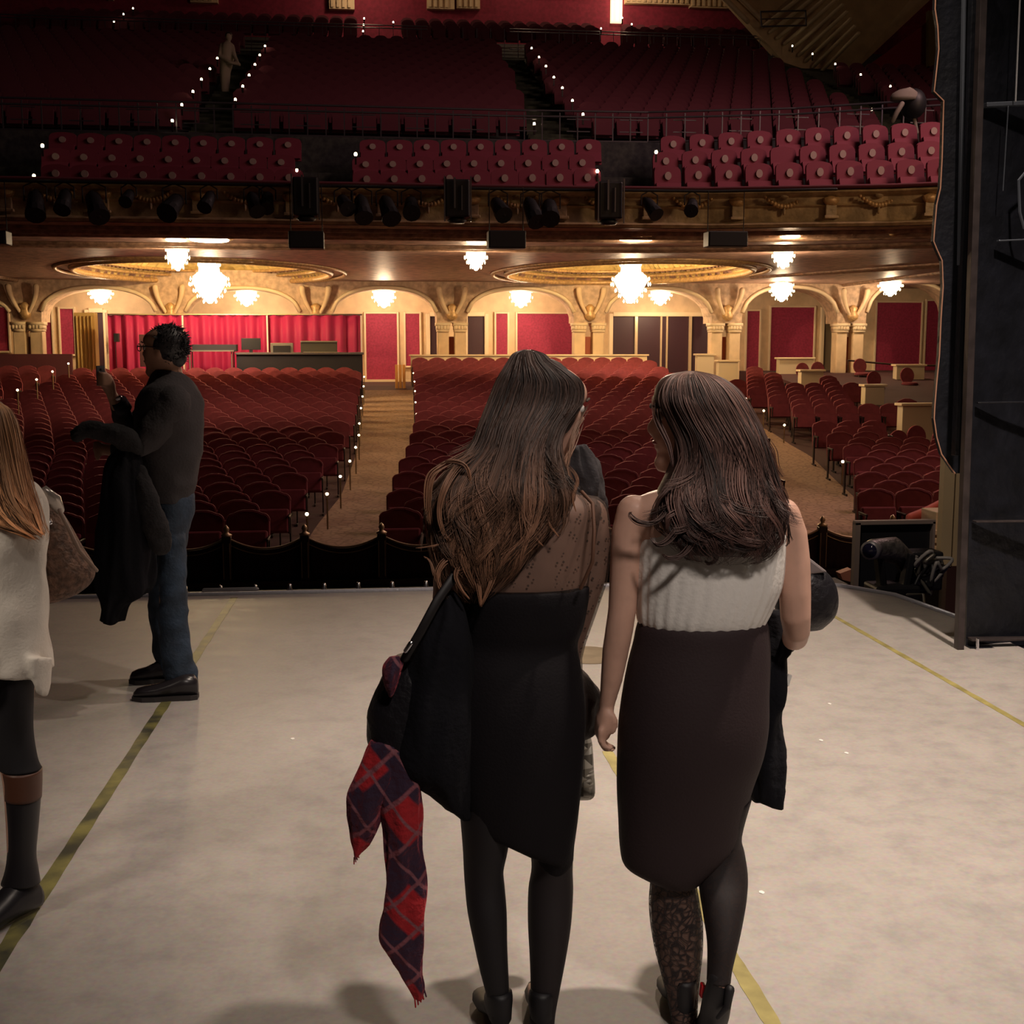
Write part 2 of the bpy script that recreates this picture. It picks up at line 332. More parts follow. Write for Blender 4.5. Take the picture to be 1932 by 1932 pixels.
def ordw(n): return ['front', 'second', 'third', 'fourth', 'fifth', 'sixth', 'seventh', 'eighth', 'ninth', 'tenth', 'eleventh', 'twelfth', 'thirteenth', 'fourteenth', 'fifteenth', 'sixteenth', 'seventeenth', 'eighteenth', 'nineteenth', 'twentieth', 'twenty-first', 'twenty-second', 'twenty-third', 'twenty-fourth', 'twenty-fifth', 'twenty-sixth', 'twenty-seventh', 'twenty-eighth', 'twenty-ninth', 'thirtieth', 'thirty-first', 'thirty-second', 'last', 'last'][n]
def addrow(block, i, y, x0, sgn, n, rot, side):
    for k in range(n):
        x = x0+sgn*(.27+k*.54+(.27 if i % 2 and k < 99 and (n > 3) else 0)); yy = y; pz = fz(yy)
        px, py = proj((x, yy, pz+.8))
        if not vis(px, py): continue
        if any(a-12 < px < b+12 and c-4 < py < d+6 and yy < Y+.5 for a, b, c, d, Y in BOXES): continue
        seats.append([Vector((x, yy, pz)).length, x, yy, pz, rot, f'maroon theatre seat, {block}, {ordw(i)} row, {"next to" if k == 0 else ordw(k)+" from"} {side}'])
for i in range(26):
    y = 14.75+.895*i
    addrow('left block', i, y, interp(y, XL)-.12, -1, 15, 0, 'centre aisle')
for i in range(29):
    y = 14.75+.895*i; a = interp(y, XR)+.1
    addrow('centre block', i, y, a, 1, int((interp(y, XC)-.1-a)/.54), 0, 'centre aisle')
for i in range(13):
    y = 27+.895*i; addrow('far left block', i, y, -9.2, -1, 7, 0, 'left aisle')
for i in range(11):
    y = 15.9+.895*i; x0 = interp(y, XB)+.15; addrow('right front block', i, y, x0, 1, int((12.9-x0)/.54), -R(4), 'right aisle')
for i in range(11):
    y = 28.2+.895*i; addrow('right rear block', i, y, 9.9, 1, 6, -R(4), 'right aisle')
def hidden(x, y, z):
    px, py = proj((x, y, z+.8))
    return (820 < px < 1140 and py > 860) or (1190 < px < 1490 and py > 800) or px > 1775 or (930 < px < 1090 and py > 700) or (185 < px < 350 and py > 860) or (0 < px < 75 and py > 930) or (275 < px < 350 and py > 720) or py > 1100
seats.sort(key=lambda q: q[0]+(100 if hidden(q[1], q[2], q[3]) else 0))
rest = MB()
for n, (d, x, y, z, rot, lab) in enumerate(seats):
    if n < 300:
        g = 'individual maroon theatre seats nearest the stage'
        if n < 130:
            r = empty('theatre_seat', (x, y, z), lab, 'seat', g, rot)
            for me, nm in ((seat_back_me, 'backrest'), (seat_cush_me, 'seat'), (arm_mes[0], 'arm_standard'), (arm_mes[1], 'arm_standard')):
                c = bpy.data.objects.new(nm, me); link(c, r)
                if nm == 'backrest': p = bpy.data.objects.new('piping', pipe_me); link(p, c)
        else:
            r = bpy.data.objects.new('theatre_seat', low_me); link(r); r.location = (x, y, z); r.rotation_euler.z = rot; tag(r, lab, 'seat', g)
    else:
        m = Matrix.Translation((x, y, z)) @ Matrix.Rotation(rot, 4, 'Z'); b = len(rest.v)
        rest.v += [m @ v for v in SEATLOW.v]; rest.f += [tuple(k+b for k in f) for f in SEATLOW.f]; rest.mi += SEATLOW.mi
o = rest.build('theatre_seats', [RED, IRON]); tag(o, 'mass of maroon theatre seats filling the rear rows of the main floor', 'seats', kind='stuff')
# glowing end-of-row lamps
GLOW = M('lamp_glow', (1, .85, .55), .5, emit=14, ecol=(1, .78, .45)); POSTM = M('brass_post', (.4, .3, .16), .35, .8)
def lamp_on_post(px, py, Y, r, lab, grp, h=.25):
    c = P(px, py, Y); e = empty('aisle_lamp', (c.x, c.y, c.z-h), lab, 'lamp', grp)
    s = MB(); s.cyl((c.x, c.y, c.z-h), (c.x, c.y, c.z), r*.45, n=6); s.build('post', POSTM, e)
    s = MB(); s.ball(c, r*.85, 8, 6); s.build('globe', GLOW, e, True)
L = [(687, 711), (686, 729), (684, 748), (681, 770), (678, 799), (677, 821), (671, 844), (660, 870), (642, 899), (617, 932), (579, 970)]
D = [36.5, 34.5, 32.5, 30, 27.5, 25.5, 23.5, 21.5, 19.5, 17.7, 15.8]
for i, ((a, b), d) in enumerate(zip(L, D)): lamp_on_post(a, b, d-.3, .026, f'small glowing lamp at the left edge of the centre aisle, {ordw(10-i)} from the stage', 'lamps down the left edge of the centre aisle', .5)
L = [(780, 704), (782, 720), (783, 738), (784, 759), (786, 781), (791, 810), (792, 834), (789, 857)]
for i, (a, b) in enumerate(L): lamp_on_post(a, b, 36.5-i*2.0, .022, f'small glowing lamp at the right edge of the centre aisle, {ordw(7-i)} from the stage', 'lamps down the right edge of the centre aisle', .4)
L = [(129, 686), (99, 701), (69, 716), (33, 736)]
for i, (a, b) in enumerate(L): lamp_on_post(a, b, 35-i*2.4, .03, f'glowing lamp along the far left aisle, {ordw(3-i)} from the stage', 'lamps along the far left aisle', .7)
L = [(1407, 752, 30), (1441, 775, 28), (1480, 802, 26.5), (1590, 871, 20.6), (1617, 900, 18.3), (1628, 935, 16.6), (1468, 905, 20)]
for i, (a, b, d) in enumerate(L): lamp_on_post(a, b, d, .03, f'glowing row-end lamp by the right aisle, {["farthest","second farthest","third farthest","fourth farthest","fifth farthest","nearest","the one on its left side"][i]}', 'row-end lamps beside the right aisle', .4)
# ------------------------------------------------------------------ rear wall of the main floor
CREAM = M('cream_plaster', (.70, .52, .33), .6, var=.12, scale=3, bump=.15); CREAM2 = M('cream_trim', (.76, .60, .40), .5, bump=.1)
PINK = M('red_damask', (.33, .025, .075), .75, var=.22, scale=14); DKDOOR = M('dark_doorway', (.035, .008, .02), .5)
YW = 44.0
s = MB(); s.box((4, YW+.2, 2.0), (64, .3, 4.4)); tag(s.build('wall_rear', CREAM), kind='structure')
panels = [(-6, 18, 580, 662), (38, 58, 605, 662), (78, 100, 583, 668), (113, 142, 583, 668), (690, 750, 592, 716), (765, 792, 592, 690), (936, 957, 592, 690), (976, 1080, 592, 690), (1410, 1430, 587, 704), (1455, 1532, 580, 706), (1655, 1732, 571, 722), (1749, 1800, 568, 722)]
labs = ['red damask wall panel cut by left edge of the photo', 'narrow red wall panel between cream columns, second from far left', 'narrow red panel left of its wider-spaced twin under the leftmost arch', 'red panel immediately left of the doorway by the red drapes', 'tall red wall panel at the end of centre aisle', 'narrower red panel just right of the centre aisle end', 'narrow red panel beside dark doorway behind the dark-haired woman', 'wide red wall panel above the dark-haired woman', 'narrow red panel right of the dark glass doors', 'wide red panel behind cream box walls, under fifth chandelier', 'wide red panel under rightmost chandelier', 'red panel partly hidden behind the black tower']
for (a, b, c, d), lb in zip(panels, labs):
    p, q = P(a, c, YW), P(b, d, YW); r = empty('wall_panel', ((p.x+q.x)/2, YW, q.z), lb, 'panel', 'red damask panels of the rear wall')
    cx, cz, w, h = (p.x+q.x)/2, (p.z+q.z)/2, q.x-p.x, p.z-q.z
    s = MB(); s.box((cx, YW+.02, cz), (w, .06, h)); s.build('damask', PINK, r)
    s = MB(); t = .07
    for sx in (-1, 1): s.box((cx+sx*(w/2+t/2), YW-.01, cz), (t, .12, h+2*t))
    for sz in (-1, 1): s.box((cx, YW-.01, cz+sz*(h/2+t/2)), (w+.001, .12, t))
    s.build('moulding', CREAM2, r, bevel=.015)
for n, (a, b, c, d) in enumerate([(168, 200, 590, 712), (811, 826, 597, 690), (882, 914, 597, 690), (1156, 1342, 597, 712), (1555, 1583, 585, 700)]):
    p, q = P(a, c, YW-.05), P(b, d, YW-.05); cx, cz, w, h = (p.x+q.x)/2, (p.z+q.z)/2, q.x-p.x, p.z-q.z
    s = MB(); s.box((cx, YW-.02, cz), (w, .1, h)); o = s.build('door_%d' % (n+1), DKDOOR if n != 4 else M('grey_doorway', (.14, .10, .06), .6)); tag(o, kind='structure')
    s = MB()
    for sx in (-1, 1): s.box((cx+sx*(w/2+.07), YW-.06, cz), (.14, .22, h+.2))
    s.box((cx, YW-.06, cz+h/2+.08), (w, .22, .16)); s.build('door_frame', CREAM2, o, bevel=.02)
    if n == 3:
        for i, px in enumerate((1200, 1247, 1258, 1302)):
            g = P(px, 650, YW-.15).x; s = MB(); s.box((g, YW-.14, cz), (.10 if i in (0, 3) else .06, .08, h)); s.build('door_post', M('pale_brass', (.75, .58, .38), .35, .5), o)
# baseboard + low railing wood at the aisle end
p = P(685, 716, 43.8); q = P(740, 735, 43.8); s = MB(); s.box(((p.x+q.x)/2+.2, 43.8, p.z-.1), (q.x-p.x+2, .12, .2)); tag(s.build('baseboard_rear', CREAM2), kind='structure')
s = MB(); OR = M('varnished_wood', (.60, .27, .07), .35)
r = empty('wood_newel', (P(755, 735, 39.5).x, 39.5, fz(39.5)), 'three orange varnished wood posts together at the centre aisle end', 'post')
for px in (748, 755, 762):
    a = P(px, 688, 39.5); b = P(px, 735, 39.5); s = MB(); s.box((a.x, 39.5, (a.z+b.z)/2), (.09, .09, a.z-b.z)); s.build('post', OR, r, bevel=.01)
# ------------------------------------------------------------------ arcade
ZC = 3.72; YA = 41.0
GOLD = M('gilded_plaster', (.36, .22, .14), .55, var=.45, scale=7, bump=.9, bscale=9); GOLDB = M('bright_gilding', (.55, .34, .15), .4, var=.3, scale=12, bump=.5, bscale=20, metal=.2)
arches = [(-120, 20, 570), (78, 296, 548), (350, 567, 548), (626, 824, 546), (881, 1083, 546), (1142, 1343, 544), (1400, 1580, 540), (1634, 1800, 530)]
def xa(px): return P(px, 600, YA).x
zs = P(700, 598, YA).z
AR = [(xa(a), xa(b), P(700, t, YA).z) for a, b, t in arches]
def low(x):
    for a, b, t in AR:
        if a < x < b:
            u = (2*(x-a)/(b-a)-1); return zs+(t-zs)*(1-abs(u)**2.4)**(1/2.0)
    return zs-.18
xs = sorted(set([-20+i*.12 for i in range(370)]+[a+.001 for a, _, _ in AR]+[b-.001 for _, b, _ in AR]+[a-.001 for a, _, _ in AR]+[b+.001 for _, b, _ in AR]))
s = MB()
s.rings([[(x, YA, low(x)), (x, YA, 4.05), (x, YA+1.1, 4.05), (x, YA+1.1, low(x))] for x in xs]); tag(s.build('wall_arcade', M('arcade_plaster', (.52, .36, .24), .6, var=.3, scale=6, bump=.5, bscale=12)), kind='structure')
s = MB()   # arch edge mouldings
for a, b, t in AR:
    pts = []
    for i in range(25):
        x = lerp(a+.01, b-.01, i/24); pts.append((x, YA-.04, low(x)+.06))
    s.tube(pts, .07, 6, ends=False)
tag(s.build('trim_4', CREAM2, smooth=True), kind='structure')
cols = [(a[1], b[0]) for a, b in zip(AR, AR[1:])]
clab = ['cream paired column at the far left edge', None, None, 'cream paired column between the third and fourth arch from left', 'cream paired column right of the wide red panel', 'cream paired column right of the dark glass doors', 'cream paired column nearest the black tower']
for k, (x0, x1) in enumerate(cols):
    if clab[k] is None: continue
    w = x1-x0; z0 = fz(YA)-.1; zc = zs-.18; r = empty('paired_column', ((x0+x1)/2, YA+.3, z0), clab[k], 'column', 'paired columns of the arcade')
    for sx in (0, 1):
        c0 = x0+.02 if sx == 0 else x1-.40; s = MB(); s.box((c0+.19, YA+.32, (z0+zc-.3)/2), (.38, .5, zc-.3-z0)); s.build('shaft', CREAM, r, bevel=.03)
        s = MB()
        for t, (g, h) in enumerate([(.02, .08), (.05, .14), (.10, .1)]): s.box((c0+.19, YA+.28, zc-.3+[.04, .14, .25][t]), (.38+g, .56+g, h))
        for q in range(4): s.ball((c0+.04+q*.1, YA+.0, zc-.14), (.06, .06, .1), 8, 6)
        s.build('capital', CREAM2, r, True)
    s = MB(); s.box(((x0+x1)/2, YA+.55, (z0+zc-.4)/2), (max(.05, w-.8), .1, zc-.5-z0)); s.build('inset', M('rust_panel', (.30, .06, .02), .6), r)
# scrolled brackets on the piers
for k, (x0, x1) in enumerate(cols):
    cx = (x0+x1)/2; r = empty('arch_bracket', (cx, YA-.1, zs), f'gilded scroll bracket under the balcony between arches, {ordw(k)} from left', 'bracket', 'scroll brackets of the arcade')
    for sx in (-1, 1):
        s = MB(); s.tube([(cx+sx*(.1+.32*math.sin(t*1.5)), YA-.12-.15*t, zs+.05+.85*t) for t in [i/8 for i in range(9)]], [.05+.05*i/8 for i in range(9)], 8); s.build('scroll', CREAM, r, True)
    s = MB(); s.lathe((cx, YA-.1, zs-.12), [(.04, 0), (.16, .08), (.2, .2), (.12, .34), (.17, .45), (.05, .55)], 12, .7); s.build('cartouche', GOLDB, r, True)
# ------------------------------------------------------------------ balcony underside with two domes
def yb(x): return interp(x, [(-14, 21.2), (-8, 21.8), (3, 22), (6, 21.9), (9, 21.1), (12, 19.6), (16, 17.5)])
E1 = [(-4.6, 36.6, 3.5, 5.6), (7.35, 35.6, 3.4, 5.4)]
def dome(x, y):
    h = 0
    for cx, cy, a, b in E1:
        r = math.hypot((x-cx)/a, (y-cy)/b)
        if r < 1: h += .16+(.14 if r < .93 else 0)+(.10 if r < .84 else 0)+.55*max(0, 1-(r/.82)**2.)**.5
        elif r < 1.16: h += .05*math.cos((r-1.08)*pi/.16)
    return h
NX, NY = 330, 190
s = MB(); s.grid(lambda u, v: Vector((lerp(-17, 21, u), lerp(yb(lerp(-17, 21, u))+.02, 43.95, v), ZC+dome(lerp(-17, 21, u), lerp(yb(lerp(-17, 21, u))+.02, 43.95, v)))), NX, NY)
s.cur = 0; o = s.build('ceiling_balcony', [M('soffit_plaster', (.44, .27, .21), .45, var=.5, scale=4, bump=.8, bscale=7), M('dome_plaster', (.66, .50, .20), .5, var=.25, scale=5, bump=.5, bscale=10)], smooth=False, fixn=False)
tag(o, kind='structure')
for p in o.data.polygons:
    for cx, cy, a, b in E1:
        if math.hypot((p.center.x-cx)/a, (p.center.y-cy)/b) < .99: p.material_index = 1
s = MB()
for cx, cy, a, b in E1:
    for k, rr, z in ((1.0, .09, 0), (1.12, .06, 0), (.925, .05, .17), (.835, .05, .3), (.6, .035, .8)):
        pts = [Vector((cx+a*k*math.cos(t*2*pi/72), cy+b*k*math.sin(t*2*pi/72), ZC+z)) for t in range(72)]; n = 6; rs = []
        for i, q in enumerate(pts):
            t = (pts[(i+1) % 72]-pts[i-1]).normalized(); sd = t.cross(Vector((0, 0, 1))); rs.append([q+sd*math.cos(2*pi*j/n)*rr+Vector((0, 0, 1))*math.sin(2*pi*j/n)*rr for j in range(n)])
        s.rings(rs, closed=True)
tag(s.build('trim_5', GOLDB, smooth=True), kind='structure')
s = MB()   # dentils round the dome rim
for cx, cy, a, b in E1:
    for i in range(110):
        t = 2*pi*i/110; s.box((cx+a*.885*math.cos(t), cy+b*.885*math.sin(t), ZC+.27), (.09, .13, .07), t)
tag(s.build('trim_6', GOLD), kind='structure')
s = MB()   # coffer ribs of the soffit
for x in [-15.5, -11, 16]: s.tube([(x, y, ZC-.02) for y in (22.5, 26, 30, 41)], .07, 6)
for off in (.6, 1.5, 2.1, 4.2, 4.8): s.tube([(x, yb(x)+off, ZC-.02) for x in range(-16, 20)], .06, 6)
for k in range(6): s.tube([Vector((11.5+k*.35, 37-k*.9, ZC-.01)), Vector((15+k*.2, 31-k*.9, ZC-.01)), Vector((20, 27-k*.7, ZC-.01))], .05, 6)
tag(s.build('trim_7', GOLD, smooth=True), kind='structure')
# ------------------------------------------------------------------ balcony front
FACE = M('balcony_gilt', (.46, .33, .18), .5, var=.35, scale=5, bump=.7, bscale=11)
xsb = [-17+i*.25 for i in range(170)]
prof = [(.6, 3.72), (.25, 3.70), (.0, 3.74), (-.05, 3.80), (.02, 3.84), (.10, 3.87), (.10, 4.16), (.04, 4.2), (.10, 4.24), (.08, 4.38), (.0, 4.42), (-.08, 4.47), (-.06, 4.51), (.02, 4.53), (.2, 4.54), (.35, 4.5), (.35, 3.9), (.6, 3.9)]
prof = [(a, 3.70+(z-3.70)*.80) for a, z in prof]
s = MB(); s.rings([[(x, yb(x)+a, z) for a, z in prof] for x in xsb]); tag(s.build('wall_balcony_front', FACE), kind='structure')
s = MB(); s.rings([[(x, yb(x)-.1+.16*math.cos(2*pi*j/8)+.12, 4.405+.045*math.sin(2*pi*j/8)) for j in range(8)] for x in xsb]); tag(s.build('trim_8', M('rail_velvet', (.10, .012, .025), .8, sheen=.3), smooth=True), kind='structure')
for i in range(34):
    x = -13+i*.78; y = yb(x)+.06
    px, py = proj((x, y, 4.1))
    if not -60 < px < 1800: continue
    if i % 2:
        r = empty('balcony_pilaster', (x, y, 3.88), 'small fluted pilaster applied to the gilded balcony front', 'ornament', 'pilasters of the balcony front')
        s = MB(); s.box((x, y, 4.0), (.2, .08, .22)); s.box((x, y-.02, 3.9), (.26, .1, .05)); s.build('shaft', FACE, r, bevel=.01)
        s = MB(); s.lathe((x, y-.01, 4.1), [(.09, 0), (.14, .06), (.16, .12), (.05, .16)], 10, .5); s.build('capital', GOLDB, r, True)
    else:
        r = empty('balcony_swag', (x, y, 3.95), 'gilded garland swag applied to the balcony front', 'ornament', 'garland swags of the balcony front')
        s = MB()
        for j in range(13):
            t = j/12; s.ball((x-.34+.68*t, y-.01, 4.24-.15*math.sin(pi*t)), (.035+.02*math.sin(pi*t),)*3, 6, 5)
        s.build('garland', GOLDB, r, True); s = MB(); s.ball((x, y-.02, 4.3), (.09, .05, .1), 10, 6); s.ball((x, y-.02, 4.02), (.03, .03, .09), 8, 6); s.build('shell', FACE, r, True)
# lighting bar, spotlights, hanging boxes
STEEL = M('dark_steel', (.03, .03, .035), .45, .6)
s = MB(); s.tube([(x, yb(x)-.35, 4.33) for x in [-12+i for i in range(21)]], .025, 6); tag(s.build('lighting_pipe', STEEL, smooth=True), 'long dark lighting pipe running along the balcony front', 'pipe')
BLAMP = M('lamp_housing', (.018, .018, .022), .5, .2)
sp = [(70, 1.2), (125, 1), (180, 1.25), (245, .8), (330, 1.25), (395, .9), (478, 1), (505, .9), (648, 1), (682, 1.15), (730, 1.2), (776, 1.1), (940, 1.1), (1003, 1.2), (1038, 1.2), (1225, .95), (1305, .9)]
for k, (px, sz) in enumerate(sp):
    x = P(px, 372, 21.6).x; y = yb(x)-.35; z = 4.33; r = empty('stage_spotlight', (x, y, z), f'dark theatre spotlight hung on the balcony lighting pipe, {ordw(k)} from the left end'.replace('front from', 'first from'), 'spotlight', 'spotlights hung along the balcony front')
    d = Vector((random.uniform(-.5, .5), -1, -random.uniform(.5, 1.1))).normalized(); c = Vector((x, y, z-.26*sz))
    s = MB(); s.tube([c-d*.17*sz, c-d*.1*sz, c+d*.18*sz], [.05*sz, .10*sz, .125*sz], 12); s.build('housing', BLAMP, r, True)
    s = MB(); s.cyl(c+d*.18*sz, c+d*.30*sz, .13*sz, .14*sz); s.build('lens_hood', BLAMP, r)
    s = MB(); s.tube([(x, y, z), (x-.15*sz, y, z-.08), c+Vector((-.15*sz, 0, 0))], .012, 6); s.tube([(x, y, z), (x+.15*sz, y, z-.08), c+Vector((.15*sz, 0, 0))], .012, 6); s.build('yoke', STEEL, r)
for k, (a, b, c, d, lb) in enumerate([(545, 612, 437, 470, 'black speaker box hung under the balcony left of centre'), (920, 990, 436, 470, 'black speaker box hung under the balcony above the dark-haired woman'), (1332, 1405, 437, 467, 'black speaker box hung under the balcony right of centre'), (-30, 18, 436, 462, 'black speaker box hung under the balcony at left edge')]):
    p, q = P(a, c, 21.5), P(b, d, 21.5); r = empty('hanging_speaker', ((p.x+q.x)/2, 21.5, p.z), lb, 'speaker', 'speaker boxes under the balcony')
    s = MB(); s.box(((p.x+q.x)/2, 21.5, (p.z+q.z)/2), (q.x-p.x, .35, p.z-q.z)); s.build('cabinet', BLAMP, r, bevel=.015)
    s = MB(); s.box(((p.x+q.x)/2, 21.32, (p.z+q.z)/2), (q.x-p.x-.05, .02, p.z-q.z-.04)); s.build('grille', M('grille', (.01, .01, .012), .8), r)
    for sx in (p.x+.03, q.x-.03): s = MB(); s.cyl((sx, 21.5, p.z), (sx, 21.5, 4.33), .008, n=6); s.build('cable', STEEL, r)
for (px, lb) in ((578, 'tall dark projector lantern cage on balcony front, leftmost of three'), (862, 'tall dark projector lantern cage on balcony front, middle of three'), (1148, 'tall dark projector lantern cage on balcony front, rightmost of three')):
    x = P(px, 400, 21.4).x; r = empty('lantern_cage', (x, 21.4, 3.75), lb, 'lantern', 'lantern cages on the balcony front')
    s = MB(); s.box((x, 21.4, 4.12), (.42, .4, .62)); s.build('housing', BLAMP, r, bevel=.03)
    s = MB()
    for sx in (-.22, .22): s.box((x+sx, 21.16, 4.1), (.02, .03, .74))
    s.box((x-.05, 21.17, 4.2), (.03, .02, .5)); s.box((x+.07, 21.17, 4.12), (.02, .02, .4)); s.build('frame', M('scuffed_steel', (.2, .2, .22), .35, .8), r)
    s = MB(); s.lathe((x, 21.4, 3.72), [(.12, 0), (.17, .05), (.1, .1)], 10); s.build('lens', BLAMP, r, True)
# ------------------------------------------------------------------ chandeliers
CRY = M('lit_crystal', (1, .86, .62), .3, emit=9, ecol=(1, .80, .52)); CRYB = M('crystal_drops', (1, .86, .62), .2, emit=5, ecol=(1, .74, .42))
def point(loc, e, rad=.15, col=(1, .71, .43)):
    l = bpy.data.lights.new('chandelier_glow', 'POINT'); l.energy = e; l.shadow_soft_size = rad; l.color = col; o = bpy.data.objects.new('chandelier_glow', l); COL.objects.link(o); o.location = loc
def chandelier(px, py, Y, rad, h, e, lab, grp, big=False, ztop=ZC):
    c = P(px, py, Y); r = empty('crystal_chandelier', (c.x, Y, c.z), lab, 'chandelier', grp)
    s = MB(); s.cyl((c.x, Y, c.z+h*.3), (c.x, Y, ztop), .015, n=6); s.lathe((c.x, Y, ztop-.06), [(.05, 0), (.12, .03), (.12, .06)], 12); s.build('stem', GOLDB, r)
    s = MB()
    prof = [(.30, h*.5), (.55, h*.42), (.62, h*.2), (.95, h*.1), (1., -.02*h), (.8, -.16*h), (.62, -.28*h), (.35, -.4*h), (.1, -.5*h)] if big else [(.5, h*.5), (.95, h*.42), (1., h*.1), (.8, -.1*h), (.5, -.3*h), (.12, -.5*h)]
    s.lathe(c, [(a*rad*.86, z) for a, z in reversed(prof)], 16); s.build('crystal_basket', CRY, r, True)
    s = MB()
    for (a, z) in prof[:-1]:
        n = max(6, int(a*14))
        for j in range(n):
            t = 2*pi*j/n+z*9; q = c+Vector((a*rad*math.cos(t), a*rad*math.sin(t), z-.03*h)); s.lathe(q, [(.002, -.05*h-.03), (.018*rad/.35, -.03*h), (.002, .03)], 5)
    s.build('crystal_drops', CRYB, r)['kind'] = 'stuff'
    point((c.x, Y-.0, c.z-h*.5-.08), e*1.0, .12); point((c.x, Y, min(c.z+h*.5+.12, ztop-.1)), e*(2.6 if big else .6), .12, (1, .72, .34) if big else (1, .71, .43))
CG = 'lit crystal chandeliers under the balcony'
chandelier(395, 530, 36.3, .56, 1.25, 330, 'large tiered chandelier under the left ceiling dome', CG, True, ZC+.9)
chandelier(1190, 530, 35.4, .56, 1.25, 330, 'large tiered chandelier under the right ceiling dome', CG, True, ZC+.9)
for px, py, lb in ((335, 488, 'small chandelier just left of the large left dome chandelier'), (898, 488, 'small chandelier between the domes, above the dark-haired woman'), (1478, 485, 'small chandelier just right of the right dome')): chandelier(px, py, 27, .25, .5, 105, lb, CG)
for px, py, lb in ((190, 556, 'crystal chandelier in the leftmost arch'), (465, 560, 'crystal chandelier partly behind the large left one'), (724, 563, 'crystal chandelier in arch above centre aisle end'), (983, 563, 'crystal chandelier in arch above dark-haired woman'), (1246, 559, 'crystal chandelier just right of the large right one'), (1475, 551, 'crystal chandelier in the arch below the small right one'), (1680, 541, 'crystal chandelier farthest right beside the tower')): chandelier(px, py, 42.3 if px < 1400 else 39.5, .40, .62, 110, lb, CG)
s_ = []
for px, py, w, lb in ((395, 452, 34, 'bright flush ceiling disc near balcony edge, above left dome'), (332, 452, 18, 'smaller flush ceiling disc beside the bright left one'), (898, 454, 18, 'flush ceiling disc near balcony edge above the middle small chandelier'), (1200, 452, 30, 'flush ceiling disc near balcony edge above the right dome'), (1490, 446, 18, 'flush ceiling disc near balcony edge at right'), (1684, 443, 9, 'faint small flush ceiling disc at far right')):
    g = G(px, py, ZC-.03); r = empty('ceiling_disc', g, lb, 'lamp', 'flush discs in the balcony underside'); wd = w*g.y/2333  # bright disc set flush in the soffit
    s = MB(); s.lathe(g, [(wd*.55, -.03), (wd, -.02), (wd*1.1, .02)], 16, 1.6); s.build('disc_face', CRY if w > 10 else GOLDB, r, True)
    s = MB(); s.lathe(g, [(wd*1.1, .0), (wd*1.25, .01), (wd*1.25, .04)], 16, 1.6); s.build('ring', GOLDB, r)
    if w > 10: point(g+Vector((0, 0, -.2)), 30, .1)
# ------------------------------------------------------------------ drapes and sound desk behind the left block
CURT = M('crimson_drape', (.30, .004, .065), .7, sheen=.2, bump=.1)
zb = fz(39)
for k, (a, b, lb) in enumerate([(202, 347, 'crimson pipe drape panel nearest the left doorway'), (347, 506, 'crimson drape panel above the grey trestle table'), (506, 683, 'bright crimson drape panel above the equipment cases')]):
    A = P(a, 595, 39.2); B = P(b, 597, 39.2); r = empty('hanging_drape', ((A.x+B.x)/2, 39.2, zb), lb, 'drape', 'crimson drapes behind the sound desk')
    def f(u, v, A=A, B=B): return Vector((lerp(A.x, B.x, u), 39.2+.06*math.sin(u*44+k)+.03*math.sin(u*17), lerp(A.z, zb, v)))
    s = MB(); s.sheet(f, 90, 3, .012); s.build('cloth', CURT, r, True)
    s = MB(); s.cyl((A.x-.02, 39.2, A.z+.02), (B.x, 39.2, A.z+.02), .03, n=8); s.build('top_rail', ch, r)
    s = MB(); s.box((B.x-.03, 39.1, (A.z+zb)/2), (.045, .05, A.z-zb)); s.build('upright', M('pale_upright', (.75, .6, .55), .4), r)
A = P(200, 590, 38.9); s = MB(); s.box((A.x, 38.9, (A.z+zb)/2), (.06, .06, A.z-zb)); tag(s.build('drape_upright', MC['pale_upright']), 'leftmost pale pole holding up the crimson drapes', 'pole')
BT = M('table_skirt', (.014, .012, .02), .8)
def pxbox(name, a, b, c, d, Y, dep, m, lab, cat, bev=.01, z0=None, group=None, parent=None):
    p, q = P(a, c, Y), P(b, d, Y); zlo = q.z if z0 is None else z0
    s = MB(); s.box(((p.x+q.x)/2, Y+dep/2, (p.z+zlo)/2), (q.x-p.x, dep, p.z-zlo)); o = s.build(name, m, parent, bevel=bev, off=((p.x+q.x)/2, Y+dep/2, zlo) if parent is None else None)
    if parent is None: tag(o, lab, cat, group)
    elif lab: o['label'] = lab
    return o
z37 = fz(37.3)
r = empty('skirted_table', (P(565, 690, 37.6).x, 37.6, z37), 'long table with a black skirt behind the left block', 'table')
pxbox('table_skirt', 446, 684, 669, 700, 37.5, .8, BT, None, None, z0=z37, parent=r); pxbox('table_top', 444, 686, 665, 669, 37.45, .9, M('grey_top', (.10, .09, .10), .5), None, None, parent=r)
r = empty('trestle_table', (P(400, 690, 37.6).x, 37.6, z37), 'grey trestle table right beside the man, left of the skirted table', 'table')
GM = M('grey_metal', (.28, .26, .22), .4, .6)
a = P(352, 662, 37.4); b = P(442, 664, 37.4); s = MB(); s.box(((a.x+b.x)/2, 37.7, a.z), (b.x-a.x, .7, .04)); s.build('table_top', GM, r)
for x in (a.x+.08, b.x-.08):
    for y in (37.42, 37.98): s = MB(); s.cyl((x, y, z37), (x, y, a.z-.02), .02, n=6); s.build('leg', GM, r)
pxbox('flight_case', 362, 446, 650, 663, 37.5, .5, BT, 'long low black case on the grey trestle table', 'case')
r = empty('video_monitor', P(474, 667, 37.7), 'small black monitor on the skirted table', 'monitor'); pxbox('screen', 455, 492, 638, 660, 37.7, .06, BLAMP, None, None, parent=r); pxbox('stand', 470, 477, 658, 666, 37.72, .04, BLAMP, None, None, parent=r)
